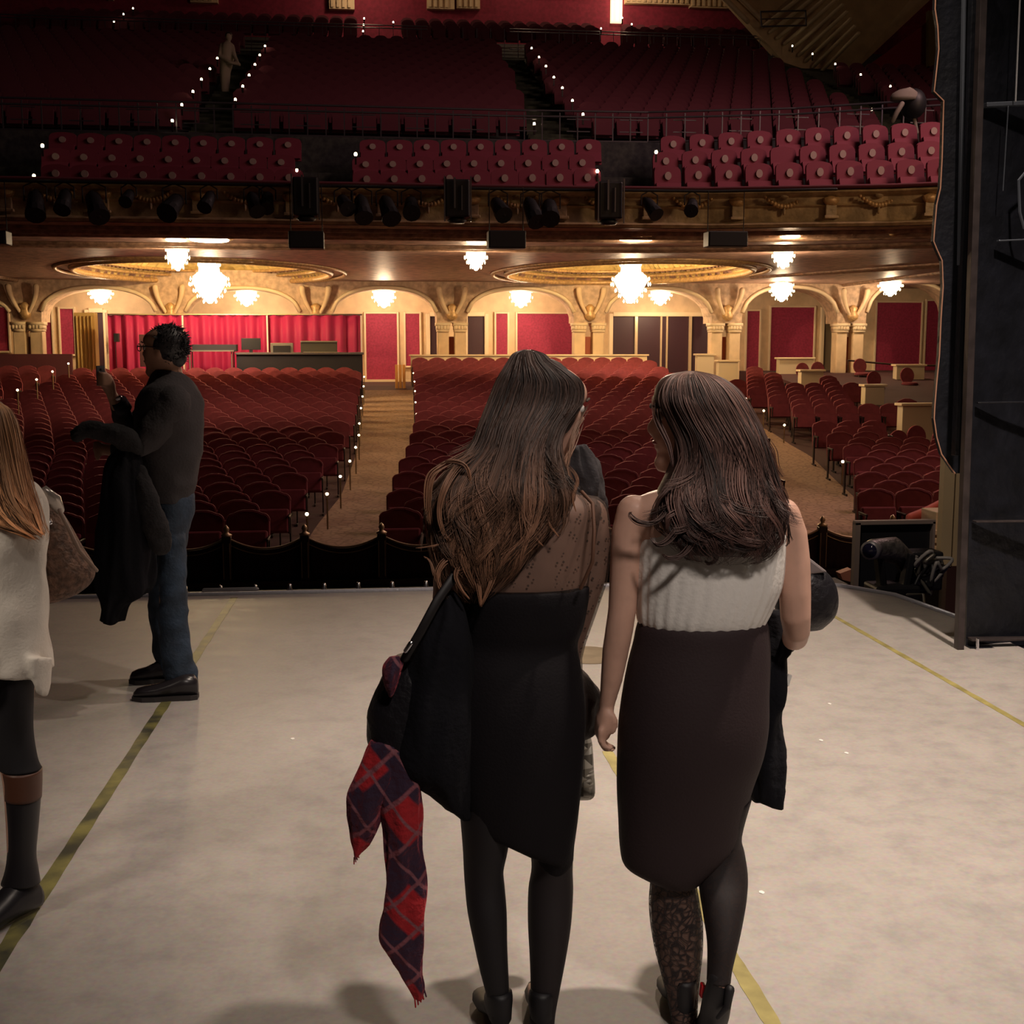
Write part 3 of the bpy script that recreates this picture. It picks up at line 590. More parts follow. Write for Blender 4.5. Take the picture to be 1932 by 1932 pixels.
r = empty('equipment_rack', P(531, 667, 37.7), 'pale equipment rack with dark front on skirted table', 'rack'); pxbox('case', 510, 553, 647, 666, 37.7, .4, GM, None, None, parent=r); pxbox('front_panel', 515, 548, 652, 665, 37.66, .05, BLAMP, None, None, parent=r)
r = empty('mixing_console', P(602, 667, 37.6), 'dark mixing console lid standing up at right of skirted table', 'console'); pxbox('case', 567, 636, 645, 665, 37.75, .3, M('console_dark', (.05, .045, .035), .5), None, None, parent=r); pxbox('rim', 567, 636, 643, 646, 37.72, .34, GM, None, None, parent=r); pxbox('control_panel', 572, 640, 664, 667, 37.45, .4, GM, None, None, parent=r)
r = empty('tower_speaker', P(218, 690, 38.4), 'slim dark loudspeaker on a pole before crimson drapes, left', 'speaker'); pxbox('cabinet', 214, 224, 629, 645, 38.4, .2, BLAMP, None, None, parent=r); pxbox('pole', 217, 220, 645, 694, 38.45, .05, BLAMP, None, None, parent=r)
pxbox('equipment_cabinet', 262, 285, 631, 692, 37.8, .4, M('brown_cabinet', (.05, .015, .02), .6), 'dark tall cabinet partly hidden behind the man', 'cabinet')
# cream ledge behind the centre block, left low wall
r = P(775, 672, 40.3); q = P(1222, 672, 40.3); s = MB(); s.box(((r.x+q.x)/2, 40.45, (r.z+fz(40))/2), (q.x-r.x, .12, r.z-fz(40))); s.box(((r.x+q.x)/2, 40.42, r.z+.03), (q.x-r.x+.1, .2, .05)); tag(s.build('low_wall', CREAM2, off=((r.x+q.x)/2, 40.45, fz(40))), 'long cream capped low wall behind the centre seat block', 'low wall')
r = P(-40, 668, 39); q = P(136, 668, 39); s = MB(); s.box(((r.x+q.x)/2, 39, (r.z+fz(39))/2), (q.x-r.x, .12, r.z-fz(39))); tag(s.build('low_wall', M('maroon_wall', (.09, .02, .03), .7), off=((r.x+q.x)/2, 39, fz(39))), 'maroon low wall behind the far left seats', 'low wall')
p = P(160, 590, 40.2); s = MB(); s.box((p.x, 40.3, (p.z+fz(40))/2), (.62, .5, p.z-fz(40))); [s.box((p.x-.22+.11*i, 40.02, (p.z+fz(40))/2), (.04, .06, p.z-fz(40)-.2)) for i in range(5)]; tag(s.build('fluted_pilaster', M('ochre_plaster', (.55, .36, .13), .5), off=(p.x, 40.3, fz(40)), bevel=.01), 'ochre fluted pilaster left of the crimson drapes', 'pilaster')
# ------------------------------------------------------------------ boxes on the right side
zbx = -.25
BOXW = M('box_white', (.66, .54, .38), .5, bump=.05)
for k, (a, b, c, d, Y, lb) in enumerate([(1312, 1346, 669, 706, 41, 'cream box wall with railing behind the white-top woman, farthest left'), (1352, 1391, 681, 715, 39, 'cream box wall right of the railed one'), (1466, 1533, 676, 704, 40.2, 'wide cream box wall below the wide red panel'), (1507, 1552, 699, 722, 36.5, 'cream capped box wall in the middle of the right side'), (1627, 1666, 727, 762, 32, 'narrow cream box wall left of chair stack'), (1696, 1772, 763, 828, 27.2, 'largest cream box wall beside the black tower'), (1687, 1742, 689, 712, 38.5, 'cream box wall behind a round-backed chair at right')]):
    p, q = P(a, c, Y), P(b, d, Y); r = empty('box_partition', ((p.x+q.x)/2, Y, q.z-.5), lb, 'partition', 'cream box partitions')
    s = MB(); s.box(((p.x+q.x)/2, Y, (p.z+q.z-.6)/2), (q.x-p.x-.06, .3, p.z-q.z+.6)); s.build('panel', BOXW, r, bevel=.01)
    s = MB(); s.box(((p.x+q.x)/2, Y, p.z), (q.x-p.x+.05, .4, .06)); s.build('cap', CREAM2, r, bevel=.01)
# floor of the raised boxes
s = MB(); s.rings([[(13.1, y, fz(y)-.2), (13.1, y, max(fz(y)+.35, -.1)), (22, y, max(fz(y)+.35, -.1)), (22, y, fz(y)-.2)] for y in (24, 28, 34, 40, 44)]); tag(s.build('floor_boxes', DARKFLOOR), kind='structure')
def round_chair(px, pyt, Y, lb, rz=0):
    t = P(px, pyt, Y); z0 = t.z-.98; r = empty('box_chair', (t.x, Y, z0), lb, 'chair', 'loose round-backed chairs in the boxes', rz)
    o0 = Vector((t.x, Y, z0)); Rm = Matrix.Rotation(rz, 3, 'Z')
    def bl(s, n, m, sm=True):
        o = s.mesh(n, m, sm); fixme(o); link(bpy.data.objects.new(n, o), r)
    s = MB(); s.prism([(.22*math.cos(a), .2+.03*math.sin(a), .72+.25*math.sin(a)) for a in [i*pi/10 for i in range(20)]], (0, .06, 0)); bl(s, 'backrest', RED, False)
    s = MB(); s.lathe((0, 0, .42), [(.18, 0), (.25, .02), (.25, .07), (.2, .1)], 14); bl(s, 'seat', RED)
    for sx in (-1, 1):
        for sy in (-1, 1): s = MB(); s.cyl((sx*.2, sy*.19, 0), (sx*.18, sy*.17, .43), .02, .025, 6); bl(s, 'leg', DW)
for a in [(1628, 676, 39.2, 'round-backed chair left of its neighbours beside the last column'), (1519, 684, 39, 'round-backed chair in front of the middle cream box wall'), (1718, 693, 37, 'round-backed chair in front of the rear right box wall'), (1738, 803, 26.4, 'round-backed chair against the largest cream box wall'), (1704, 812, 26.4, 'round-backed chair half hidden at the left of the largest box wall'), (1548, 682, 39.1, 'round-backed chair right of its twin before the middle box wall'), (1655, 700, 36, 'round-backed chair above the narrow cream box wall')]: round_chair(*a)
s = MB()
for a, b in (((1600, 680), (1690, 688)), ((1690, 688), (1775, 690))): s.tube([P(*a, 39.5), P(*b, 39.5)], .03, 6)
s.cyl(P(1600, 680, 39.5), P(1600, 700, 39.5), .025, n=6); s.cyl(P(1690, 686, 39.5), P(1690, 705, 39.5), .025, n=6)
tag(s.build('box_railing', DW, off=P(1650, 700, 39.5)), 'thin dark railing crossing in front of the right red panels', 'railing')
# ------------------------------------------------------------------ upper seating: loge with numbered seats
LF = M('upper_floor', (.05, .05, .05), .9, col2=(.02, .02, .025), scale=9)
fl = [3.95, 4.42, 4.9]
s = MB()
s.rings([[(x, yb(x)+.3, 3.9), (x, yb(x)+.3, 3.95), (x, yb(x)+1.35, 3.95), (x, yb(x)+1.35, 4.42), (x, yb(x)+2.3, 4.42), (x, yb(x)+2.3, 4.9), (x, yb(x)+3.5, 4.9), (x, yb(x)+3.5, 5.75), (x, 28, 5.75), (x, 28, 3.9)] for x in xsb]); tag(s.build('floor_loge', LF), kind='structure')
DISC = M('number_disc', (.36, .26, .25), .8)
s = MB(); s.prism([(x, .02+(z-.4)*.2, z) for x, z in outline(.25, .35, .92, .1, 3, .02)], (0, .07, 0)); lb_me = s.mesh('backrest', REDB); fixme(lb_me)
s = MB(); s.prism([(-.23, -.1, .40), (.23, -.1, .40), (.23, .0, .62), (-.23, .0, .62)], (0, .09, -.02)); lc_me = s.mesh('seat', REDB); fixme(lc_me)
s = MB(); n = 14; s.prism([(.062*math.cos(2*pi*i/n), .05, .74+.068*math.sin(2*pi*i/n)) for i in range(n)], (0, .03, 0)); ld_me = s.mesh('number_disc', DISC); fixme(ld_me)
rowpx = [[(103, 545, 9, 'left'), (692, 1110, 9, 'centre'), (1262, 1780, 10, 'right')], [(103, 530, 9, 'left'), (690, 1100, 9, 'centre'), (1258, 1760, 10, 'right')], [(116, 543, 9, 'left'), (703, 1112, 9, 'centre'), (1272, 1765, 10, 'right')]]
rowy = [[(326, 334), (337, 334), (331, 318)], [(294, 305), (309, 306), (303, 283)], [(262, 275), (276, 276), (271, 246)]]
for k in range(3):
    for (a, b, n, nm), (y0, y1) in zip(rowpx[k], rowy[k]):
        for i in range(n):
            px = lerp(a, b, i/(n-1)); X = P(px, 300, 22.9+k).x; Y = yb(X)+.95+.95*k
            c = P(px, lerp(y0, y1, i/(n-1)), Y); z0 = fl[k]
            if k == 1 and nm == 'right' and i == 4: 
                r = empty('loge_seat', (c.x, Y, z0), 'folded-down loge seat showing a dark gap, middle row of right group', 'seat', 'loge seats with pale round discs', 0)
            else: r = empty('loge_seat', (c.x, Y, z0), f'red loge seat with pale disc, {nm} group, {["front", "middle", "rear"][k]} row, {ordw(i) if i else "first"} from the left', 'seat', 'loge seats with pale round discs', 0)
            zz = (c.z-z0)/.74; r.scale = (1, 1, max(.8, min(1.25, zz)))
            for me, nme in ((lb_me, 'backrest'), (lc_me, 'seat'), (ld_me, 'number_disc')):
                if me is ld_me and k == 1 and nm == 'right' and i == 4: continue
                link(bpy.data.objects.new(nme, me), r)
# parapet + rail behind the loge
GLM = M('rail_iron', (.10, .09, .11), .4, .6)
s = MB()
for zz in (6.0, 6.5, 6.62): s.tube([(x, yb(x)+5.0, zz) for x in range(-16, 19)], .022, 6)
for i in range(80): x = -13+i*.38; s.box((x, yb(x)+5.0, 6.28), (.025, .025, .6))
for i in range(26):
    x = -13+i*1.14; s.box((x+.4, yb(x)+5.0, 6.45), (.5, .02, .02)); s.box((x+.4, yb(x)+5.0, 6.2), (.5, .02, .02))
tag(s.build('balcony_railing', GLM, off=(2, 27, 5.8)), 'dark iron railing with square panels between loge and upper seats', 'railing')
def mz(y): return 5.75+(y-28)*.338
s = MB(); s.rings([[(-22, y, mz(y)-.02), (24, y, mz(y)-.02), (24, y, mz(y)-.5), (-22, y, mz(y)-.5)] for y in (28, 36, 45.5, 51.5)]); tag(s.build('floor_upper_balcony', LF), kind='structure')
# upper seats
mezz = MB()
def up(px, py):   # hit of the seat-top plane z = mz(y)+.9
    d = ray(px, py); t = (5.75+.9-28*.338-EYE)/(d.z-.338*d.y); return Vector((d.x*t, d.y*t, EYE+d.z*t))
def yx(p, q): a, b = up(*p), up(*q); return [(a.y, a.x), (b.y, b.x)] if a.y < b.y else [(b.y, b.x), (a.y, a.x)]
A1 = yx((318, 232), (418, 98)); A2 = yx((436, 200), (503, 86)); A3 = yx((1012, 238), (932, 70)); A4 = yx((1100, 218), (998, 84)); A5 = yx((1655, 210), (1395, 62)); A6 = yx((1700, 175), (1440, 62))
def ext(y, T): (a, u), (b, w) = T; return u+(w-u)*(y-a)/(b-a)
def upseat(x, y, z):
    b = len(mezz.v); mezz.v += [Vector((x, y, z))+v for v in UPS.v]; mezz.f += [tuple(k+b for k in f) for f in UPS.f]
UPS = MB(); UPS.prism([(x, .1+(z-.4)*.2, z) for x, z in outline(.24, .36, .93, .09, 1)], (0, .06, 0)); UPS.prism([(-.22, -.06, .40), (.22, -.06, .40), (.22, .05, .74), (-.22, .05, .74)], (0, .09, -.02))
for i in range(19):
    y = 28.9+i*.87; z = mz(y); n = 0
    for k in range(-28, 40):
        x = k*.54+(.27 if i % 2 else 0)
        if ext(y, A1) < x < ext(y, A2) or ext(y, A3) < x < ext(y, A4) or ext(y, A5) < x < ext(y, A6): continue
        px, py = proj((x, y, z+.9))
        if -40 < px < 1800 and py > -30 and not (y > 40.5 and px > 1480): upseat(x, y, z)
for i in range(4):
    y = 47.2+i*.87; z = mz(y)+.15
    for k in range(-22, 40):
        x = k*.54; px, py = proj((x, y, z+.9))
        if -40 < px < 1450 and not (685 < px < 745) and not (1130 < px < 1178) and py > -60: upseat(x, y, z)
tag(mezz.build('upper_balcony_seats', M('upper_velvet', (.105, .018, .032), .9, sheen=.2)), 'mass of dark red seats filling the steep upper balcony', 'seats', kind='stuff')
# aisle steps
for nm, Ta, Tb, c in (('left', A1, A2, 1), ('centre', A3, A4, 2), ('right', A5, A6, 3)):
    s = MB()
    for i in range(36):
        y = 28.3+i*.46; x0, x1 = ext(y, Ta), ext(y, Tb); s.box(((x0+x1)/2, y, mz(y)+.06), (abs(x1-x0)*.92, .46, .18))
    tag(s.build('aisle_stairs', M('stair_carpet', (.05, .055, .035), .95, var=.5, scale=4), off=((ext(36, Ta)+ext(36, Tb))/2, 36, mz(36))), f'dark carpeted aisle stairs of the upper balcony, {nm} one', 'stairs')
# rear rail of upper seats
s = MB()
for zz in (.35, .95, 1.05): s.tube([(x, 46.3, mz(46.3)+zz) for x in (-14, 2.2)], .02, 6); s.tube([(x, 46.3, mz(46.3)+zz) for x in (5.2, 18)], .02, 6)
for i in range(64):
    x = -14+i*.5
    if not 2.2 < x < 3.4: s.box((x, 46.3, mz(46.3)+.55), (.02, .02, 1.0))
tag(s.build('balcony_railing', GLM, off=(0, 46.3, mz(46.3))), 'dark iron railing crossing near the top of upper balcony', 'railing')
r = empty('landing_rail', P(1480, 60, 44), 'box-shaped dark pipe railing at the upper right landing', 'railing')
s = MB(); q = [P(1435, 22, 44), P(1520, 20, 44), P(1521, 48, 44), P(1437, 50, 44)]
for a, b in zip(q, q[1:]+q[:1]): s.tube([a, b], .03, 6)
s.tube([P(1435, 36, 44), P(1520, 34, 44)], .02, 6); s.build('pipe', GLM, r)
# step lights
def upl(px, py): c = up(px, py); return c
SL = [('lower left aisle edge', [(410, 110), (396, 130), (380, 150), (364, 173), (343, 198), (325, 228)]), ('right edge of the left upper aisle', [(500, 87), (490, 104), (481, 122), (470, 142), (458, 163), (444, 188)]), ('far upper left corner', [(251, 16), (233, 27), (215, 41)]), ('top centre exit', [(687, 35), (686, 47), (685, 59), (742, 42)]), ('right edge of the middle upper aisle', [(1003, 91), (1017, 108), (1030, 125), (1045, 146), (1061, 166), (1080, 190), (1100, 216), (1008, 234)]), ('top right exit', [(1134, 54), (1174, 34), (1192, 46)]), ('far right upper aisle', [(1459, 71), (1495, 87), (1533, 102), (1576, 121), (1624, 141), (1680, 163), (1645, 207)])]
for nm, pts in SL:
    for i, (px, py) in enumerate(pts):
        c = up(px, py) if py > 60 else P(px, py, 45.8+(60-py)*.04); e = empty('step_light', c-Vector((0, 0, .2)), f'tiny glowing step light, {nm}, {ordw(i) if i else "first"} from the top', 'light', 'step lights of the upper balcony')
        s = MB(); s.ball(c, (.03, .03, .042), 6, 5); s.build('globe', GLOW, e, True); s = MB(); s.box(c-Vector((0, 0, .12)), (.04, .04, .2)); s.build('post', IRON, e)
for i, (px, py, lb) in enumerate([(80, 275, 'at the left end of the rear loge row'), (64, 332, 'at the left end of the front loge row'), (560, 322, 'right of the left loge group'), (671, 291, 'left of the centre loge group'), (1127, 323, 'right of the centre loge group'), (1238, 287, 'left of the right loge group')]):
    c = P(px, py, 23.0); e = empty('step_light', c-Vector((0, 0, .2)), 'tiny glowing step light '+lb, 'light', 'step lights of the loge')
    s = MB(); s.ball(c, (.03, .03, .04), 6, 5); s.build('globe', GLOW, e, True); s = MB(); s.box(c-Vector((0, 0, .1)), (.03, .03, .16)); s.build('post', IRON, e)
# ------------------------------------------------------------------ wall above
YU = 51.5
s = MB(); s.box((3, YU+.2, 15), (50, .3, 8)); tag(s.build('wall_upper', M('upper_red', (.24, .015, .045), .8, var=.2, scale=8)), kind='structure')
for k, (a, b, c) in enumerate([(205, 215, 2), (360, 412, 8), (621, 669, 20), (805, 857, 20), (861, 905, 19), (1010, 1110, -8), (1152, 1172, 44), (1178, 1300, 12), (1300, 1425, 20)]):
    p, q = P(a, 0, YU), P(b, c, YU); s = MB(); w = q.x-p.x; s.box(((p.x+q.x)/2, YU-.05, (q.z+18)/2), (w, .3, 18-q.z))
    for i in range(max(2, int(w/.22))): s.box((p.x+.12+i*.22, YU-.22, (q.z+18)/2), (.1, .08, 18-q.z-.1))
    m = CREAM if k != 6 else M('lit_opening', (1, .8, .5), .5, emit=1.6, ecol=(1, .74, .42))
    tag(s.build('wall_pilaster', m, off=((p.x+q.x)/2, YU, q.z)), ['thin cream pilaster at upper far left', 'cream pilaster at the top left of the upper wall', 'cream pilaster left of the top centre exit', 'cream pilaster right of the top centre exit', 'cream pilaster second right of the top centre exit', 'cream wall strip at top between exits', 'glowing lit opening at the top right exit', 'cream wall bay right of the lit opening', 'cream wall bay beside the upper landing rail'][k], 'pilaster', 'pilasters of the upper wall')
point(P(690, -60, 49.5), 110, .3); point(P(1180, -30, 49.5), 130, .3); point(P(1000, -120, 49.5), 90, .3)
# sloping ornate wall at the upper right
YR = 46.0
s = MB(); s.prism([P(1320, -60, YR), P(1765, -60, YR-4), P(1765, -10, YR-4), P(1590, 155, YR), P(1480, 118, YR)], (0, .5, 0)); tag(s.build('wall_right_upper', CREAM), kind='structure')
s = MB(); 
for k in range(9):
    o1 = k*15; s.tube([P(1560+o1*.5, -45+o1*.9, YR-3.2-.05*k), P(1440+o1*.9, 50+o1*.72, YR-.3)], .07, 6)
for k in range(3): s.tube([P(1330+k*30, -40, YR-.2), P(1410+k*30, 40, YR-.2)], .1, 6)
tag(s.build('trim_9', CREAM2, smooth=True), kind='structure')
s = MB(); s.prism([P(1590, 160, 44), P(1765, 30, 42), P(1800, 30, 42), P(1800, 260, 42)], (0, .3, 0)); tag(s.build('wall_right_red', M('upper_red2', (.26, .015, .035), .8)), kind='structure')
s = MB(); s.prism([P(1752, 20, 41.5), P(1790, 20, 41.5), P(1790, 125, 41.5), P(1752, 125, 41.5)], (0, .2, 0)); tag(s.build('trim_10', M('olive_trim', (.2, .15, .05), .6)), kind='structure')
# side walls and roof of the hall
s = MB(); s.box((-18.2, 28, 7), (.3, 48, 22)); tag(s.build('wall_left', M('dark_side', (.03, .015, .02), .9)), kind='structure')
s = MB(); s.box((29, 28, 7), (.3, 48, 22)); tag(s.build('wall_right', M('side_cream', (.30, .2, .12), .8)), kind='structure')
s = MB(); s.box((5, 22, 19.5), (52, 62, .3)); tag(s.build('ceiling', M('hall_ceiling', (.12, .08, .06), .9)), kind='structure')
s = MB(); s.box((-14.2, 1, 7), (.3, 15, 22)); tag(s.build('wall_stage_left', BLK), kind='structure')
s = MB(); s.box((7, -6.2, 7), (46, .3, 24)); tag(s.build('wall_stage_back', BLK), kind='structure')
s = MB(); s.box((29, -1, 7), (.3, 10, 22)); tag(s.build('wall_stage_right', BLK), kind='structure')
# ------------------------------------------------------------------ black tower of the proscenium, right
TW = M('tower_black', (.008, .009, .014), .45, var=.4, scale=7, bump=.3, bscale=20); TW2 = M('tower_edge_metal', (.07, .055, .055), .45, .5, var=.3, scale=12)
YT = 6.45
r = empty('lighting_tower', (3.5, YT, 0), 'tall black scenic tower with panels and a wavy edge at right', 'tower')
prof = [(1768, -60), (1765, 17), (1770, 50), (1772, 92), (1768, 130), (1763, 172), (1781, 190), (1780, 230), (1778, 300), (1775, 355), (1768, 385), (1764, 430), (1762, 455), (1768, 470), (1778, 492), (1780, 540), (1776, 600), (1773, 670), (1768, 720), (1764, 770), (1763, 790), (1768, 825), (1777, 857), (1802, 893)]
yf = 6.62
s = MB(); s.prism([P(a, b, yf) for a, b in prof]+[P(1838, 893, yf), P(1858, -60, yf)], (0, .04, 0)); s.build('scalloped_board', TW, r)
s = MB(); s.tube([P(a-.5, b, yf-.004) for a, b in prof], .004, 6); s.build('edge_catchlight', M('painted_catchlight', (.50, .26, .17), .5), r, True)  # tan tube paints the warm lamp light caught along the board's edge
def bar(a0, b0, a1, b1, w, dep, Y, m, name):
    """post between two seen points, of width w (px) and real depth"""
    p, q = P(a0, b0, Y), P(a1, b1, Y); W_ = w*Y/2333; s = MB()
    if abs(p.z-q.z) > abs(p.x-q.x): sec = [Vector((-W_/2, 0, 0)), Vector((W_/2, 0, 0)), Vector((W_/2, dep, 0)), Vector((-W_/2, dep, 0))]
    else: sec = [Vector((0, 0, -W_/2)), Vector((0, dep, -W_/2)), Vector((0, dep, W_/2)), Vector((0, 0, W_/2))]
    s.rings([[p+v for v in sec], [q+v for v in sec]]); return s.build(name, m, r, bevel=.003)
bar(1859, -60, 1813, 1229, 14, .05, 6.38, TW2, 'front_post')
bar(1841, -60, 1806, 860, 9, .05, 6.52, TW, 'inner_post'); bar(1822, -60, 1812, 500, 5, .03, 6.55, M('steel_grey_edge', (.16, .18, .22), .35, .6), 'seam_strip')
zt0 = 0.004
p = P(1822, 1232, 6.42); q = P(1990, 1232, 6.6)
s = MB(); s.prism([P(1856, -60, 6.46), P(2010, -60, 6.6), P(2010, 1228, 6.6), P(1822, 1228, 6.46)], (0, .05, 0)); s.build('back_panel', TW, r)
GE = MC['steel_grey_edge']
for a in ((1842, 985, 1990, 984, 3, .05, 6.41, TW2), (1834, 1208, 1990, 1207, 5, .06, 6.41, TW2), (1846, 760, 1990, 758, 3, .03, 6.42, TW), (1862, 197, 1990, 191, 8, .05, 6.42, GE), (1885, 454, 1990, 449, 3, .03, 6.43, GE)): bar(*a, 'cross_bar')
bar(1830, 1229, 1990, 1229, 14, .07, 6.4, TW, 'bottom_rail')
bar(1928, -60, 1917, 192, 2.2, .012, 6.38, M('pale_cord', (.4, .4, .42), .5), 'cord'); bar(1903, 200, 1893, 360, 1.5, .01, 6.4, GE, 'cord')
bar(1846, 1205, 1846, 1228, 4, .02, 6.36, ch, 'bolt_plate')
s = MB(); s.tube([P(1932, 320, 6.4)+Vector((.02, 0, 0)), P(1922, 340, 6.4), P(1924, 400, 6.4), P(1932, 430, 6.4)], .008, 6); s.build('cable', GE, r)
# proscenium pier, moulded dado, salmon handrail
s = MB(); a = P(1776, 800, 9.4); b = P(1776, 1068, 9.4); zt = 17.
for i in range(4): s.box((a.x+.08+.11*i, 9.42, (b.z+zt)/2), (.09, .05 if i % 2 else .08, zt-b.z))
s.box((a.x+12.5, 9.5, (b.z+17)/2), (24.8, .1, 17-b.z)); tag(s.build('wall_proscenium', M('pier_cream', (.60, .45, .26), .5)), kind='structure')
s = MB(); s.box((a.x+12.5, 9.45, (b.z-1.4)/2), (24.8, .12, b.z+1.4)); tag(s.build('baseboard_proscenium', M('dark_brown_base', (.06, .025, .02), .5)), kind='structure')
s = MB(); p, q = P(1752, 962, 10.5), P(1784, 1040, 10.5); s.box(((p.x+q.x)/2, 10.5, (p.z+q.z)/2), (q.x-p.x, .3, p.z-q.z))
for yy in (1003, 1018, 1033): c = P(1768, yy, 10.3); s.box(c, (q.x-p.x+.06, .14, .045))
tag(s.build('box_wall', CREAM, off=((p.x+q.x)/2, 10.5, q.z), bevel=.008), 'cream moulded box front beside the proscenium pier', 'box front')
s = MB(); s.tube([P(1715, 978, 10.6), P(1745, 966, 10.8), P(1774, 951, 11)], .045, 8, .6); tag(s.build('handrail', M('salmon_velvet', (.55, .10, .07), .7), smooth=True, off=P(1745, 966, 10.8)), 'salmon red padded handrail right of the seats, above monitor', 'handrail')
# equipment heap at the stage corner
r = empty('pit_monitor', P(1685, 1112, 9.2), 'black framed screen panel standing beyond the stage corner', 'screen')
p, q = P(1612, 986, 9.2), P(1756, 1120, 9.2); s = MB(); s.box(((p.x+q.x)/2, 9.24, (p.z+q.z)/2), (q.x-p.x-.02, .04, p.z-q.z)); s.build('panel', BLAMP, r)
s = MB(); s.box((p.x+.02, 9.2, (p.z+q.z)/2), (.04, .06, p.z-q.z)); s.box(((p.x+q.x)/2, 9.2, p.z), (q.x-p.x, .06, .03)); s.box((q.x-.01, 9.2, (p.z+q.z)/2), (.02, .06, p.z-q.z)); s.build('frame', M('frame_brown', (.30, .23, .20), .5), r)
r = empty('moving_spotlight', P(1680, 1110, 8.7), 'dark moving spotlight with round lens in front of the screen', 'spotlight')
c = P(1640, 1035, 8.6); s = MB(); s.tube([c+Vector((.05, .04, -.01)), c+Vector((.22, .1, -.03)), c+Vector((.34, .15, -.1))], [.075, .10, .07], 14); s.build('housing', M('scuffed_black', (.16, .145, .14), .4, .3, var=.5, scale=20, bump=.4), r, True)
s = MB(); s.tube([c+Vector((-.01, -.03, -.01)), c+Vector((.05, .03, -.01))], [.07, .07], 16, ends=False); s.build('lens_hood', M('rim_grey', (.4, .38, .4), .4, .5), r, True)
s = MB(); s.tube([c+Vector((-.012, -.034, -.01)), c+Vector((-.008, -.03, -.01))], [.055, .055], 16, ends=False); s.build('lens', M('lens_dark', (.02, .02, .05), .1), r, True)
for dx in (.0, .2):
    s = MB(); s.box(c+Vector((.12+dx, .06, -.2)), (.05, .1, .3), 0, 0, .15*(1 if dx else -1)); s.build('yoke', BLAMP, r, bevel=.01)
s = MB(); s.box(c+Vector((.22, .08, -.36)), (.34, .26, .16)); s.build('base', BLAMP, r, bevel=.02)
r = empty('cable_heap', P(1745, 1100, 8.6), 'grey cables and clamps heaped right of the moving spotlight', 'cables')
for k in range(9):
    c = P(1715+k*7, 1085+random.uniform(-25, 20), 8.7-.02*k); pts = [c+Vector((random.uniform(-.09, .09), random.uniform(-.06, .06), random.uniform(-.1, .12))) for _ in range(6)]
    s = MB(); s.tube(spline(pts, 5), .014, 6); s.build('cable', [GM, BLAMP, M('cable_grey', (.35, .33, .32), .4)][k % 3], r, True)
c = P(1735, 1050, 8.9); s = MB(); s.box(c+Vector((0, 0, -.1)), (.3, .2, .3)); s.build('dimmer_box', BLAMP, r, bevel=.02)
c = P(1737, 1140, 7.6); s = MB(); s.tube([P(1712, 1122, 7.9), P(1742, 1122, 7.9), P(1744, 1146, 7.7), P(1752, 1152, 7.6)], .01, 6); s.build('bracket', GM, r, True)
s = MB(); s.prism([P(1585, 1082, 9.9), P(1607, 1074, 9.9), P(1606, 1098, 9.9), P(1590, 1094, 9.9)], (0, .1, 0)); tag(s.build('programme_leaflet', M('salmon_card', (.5, .2, .13), .4), off=P(1595, 1085, 9.9)), 'salmon leaflet glinting by the front right seats', 'leaflet')
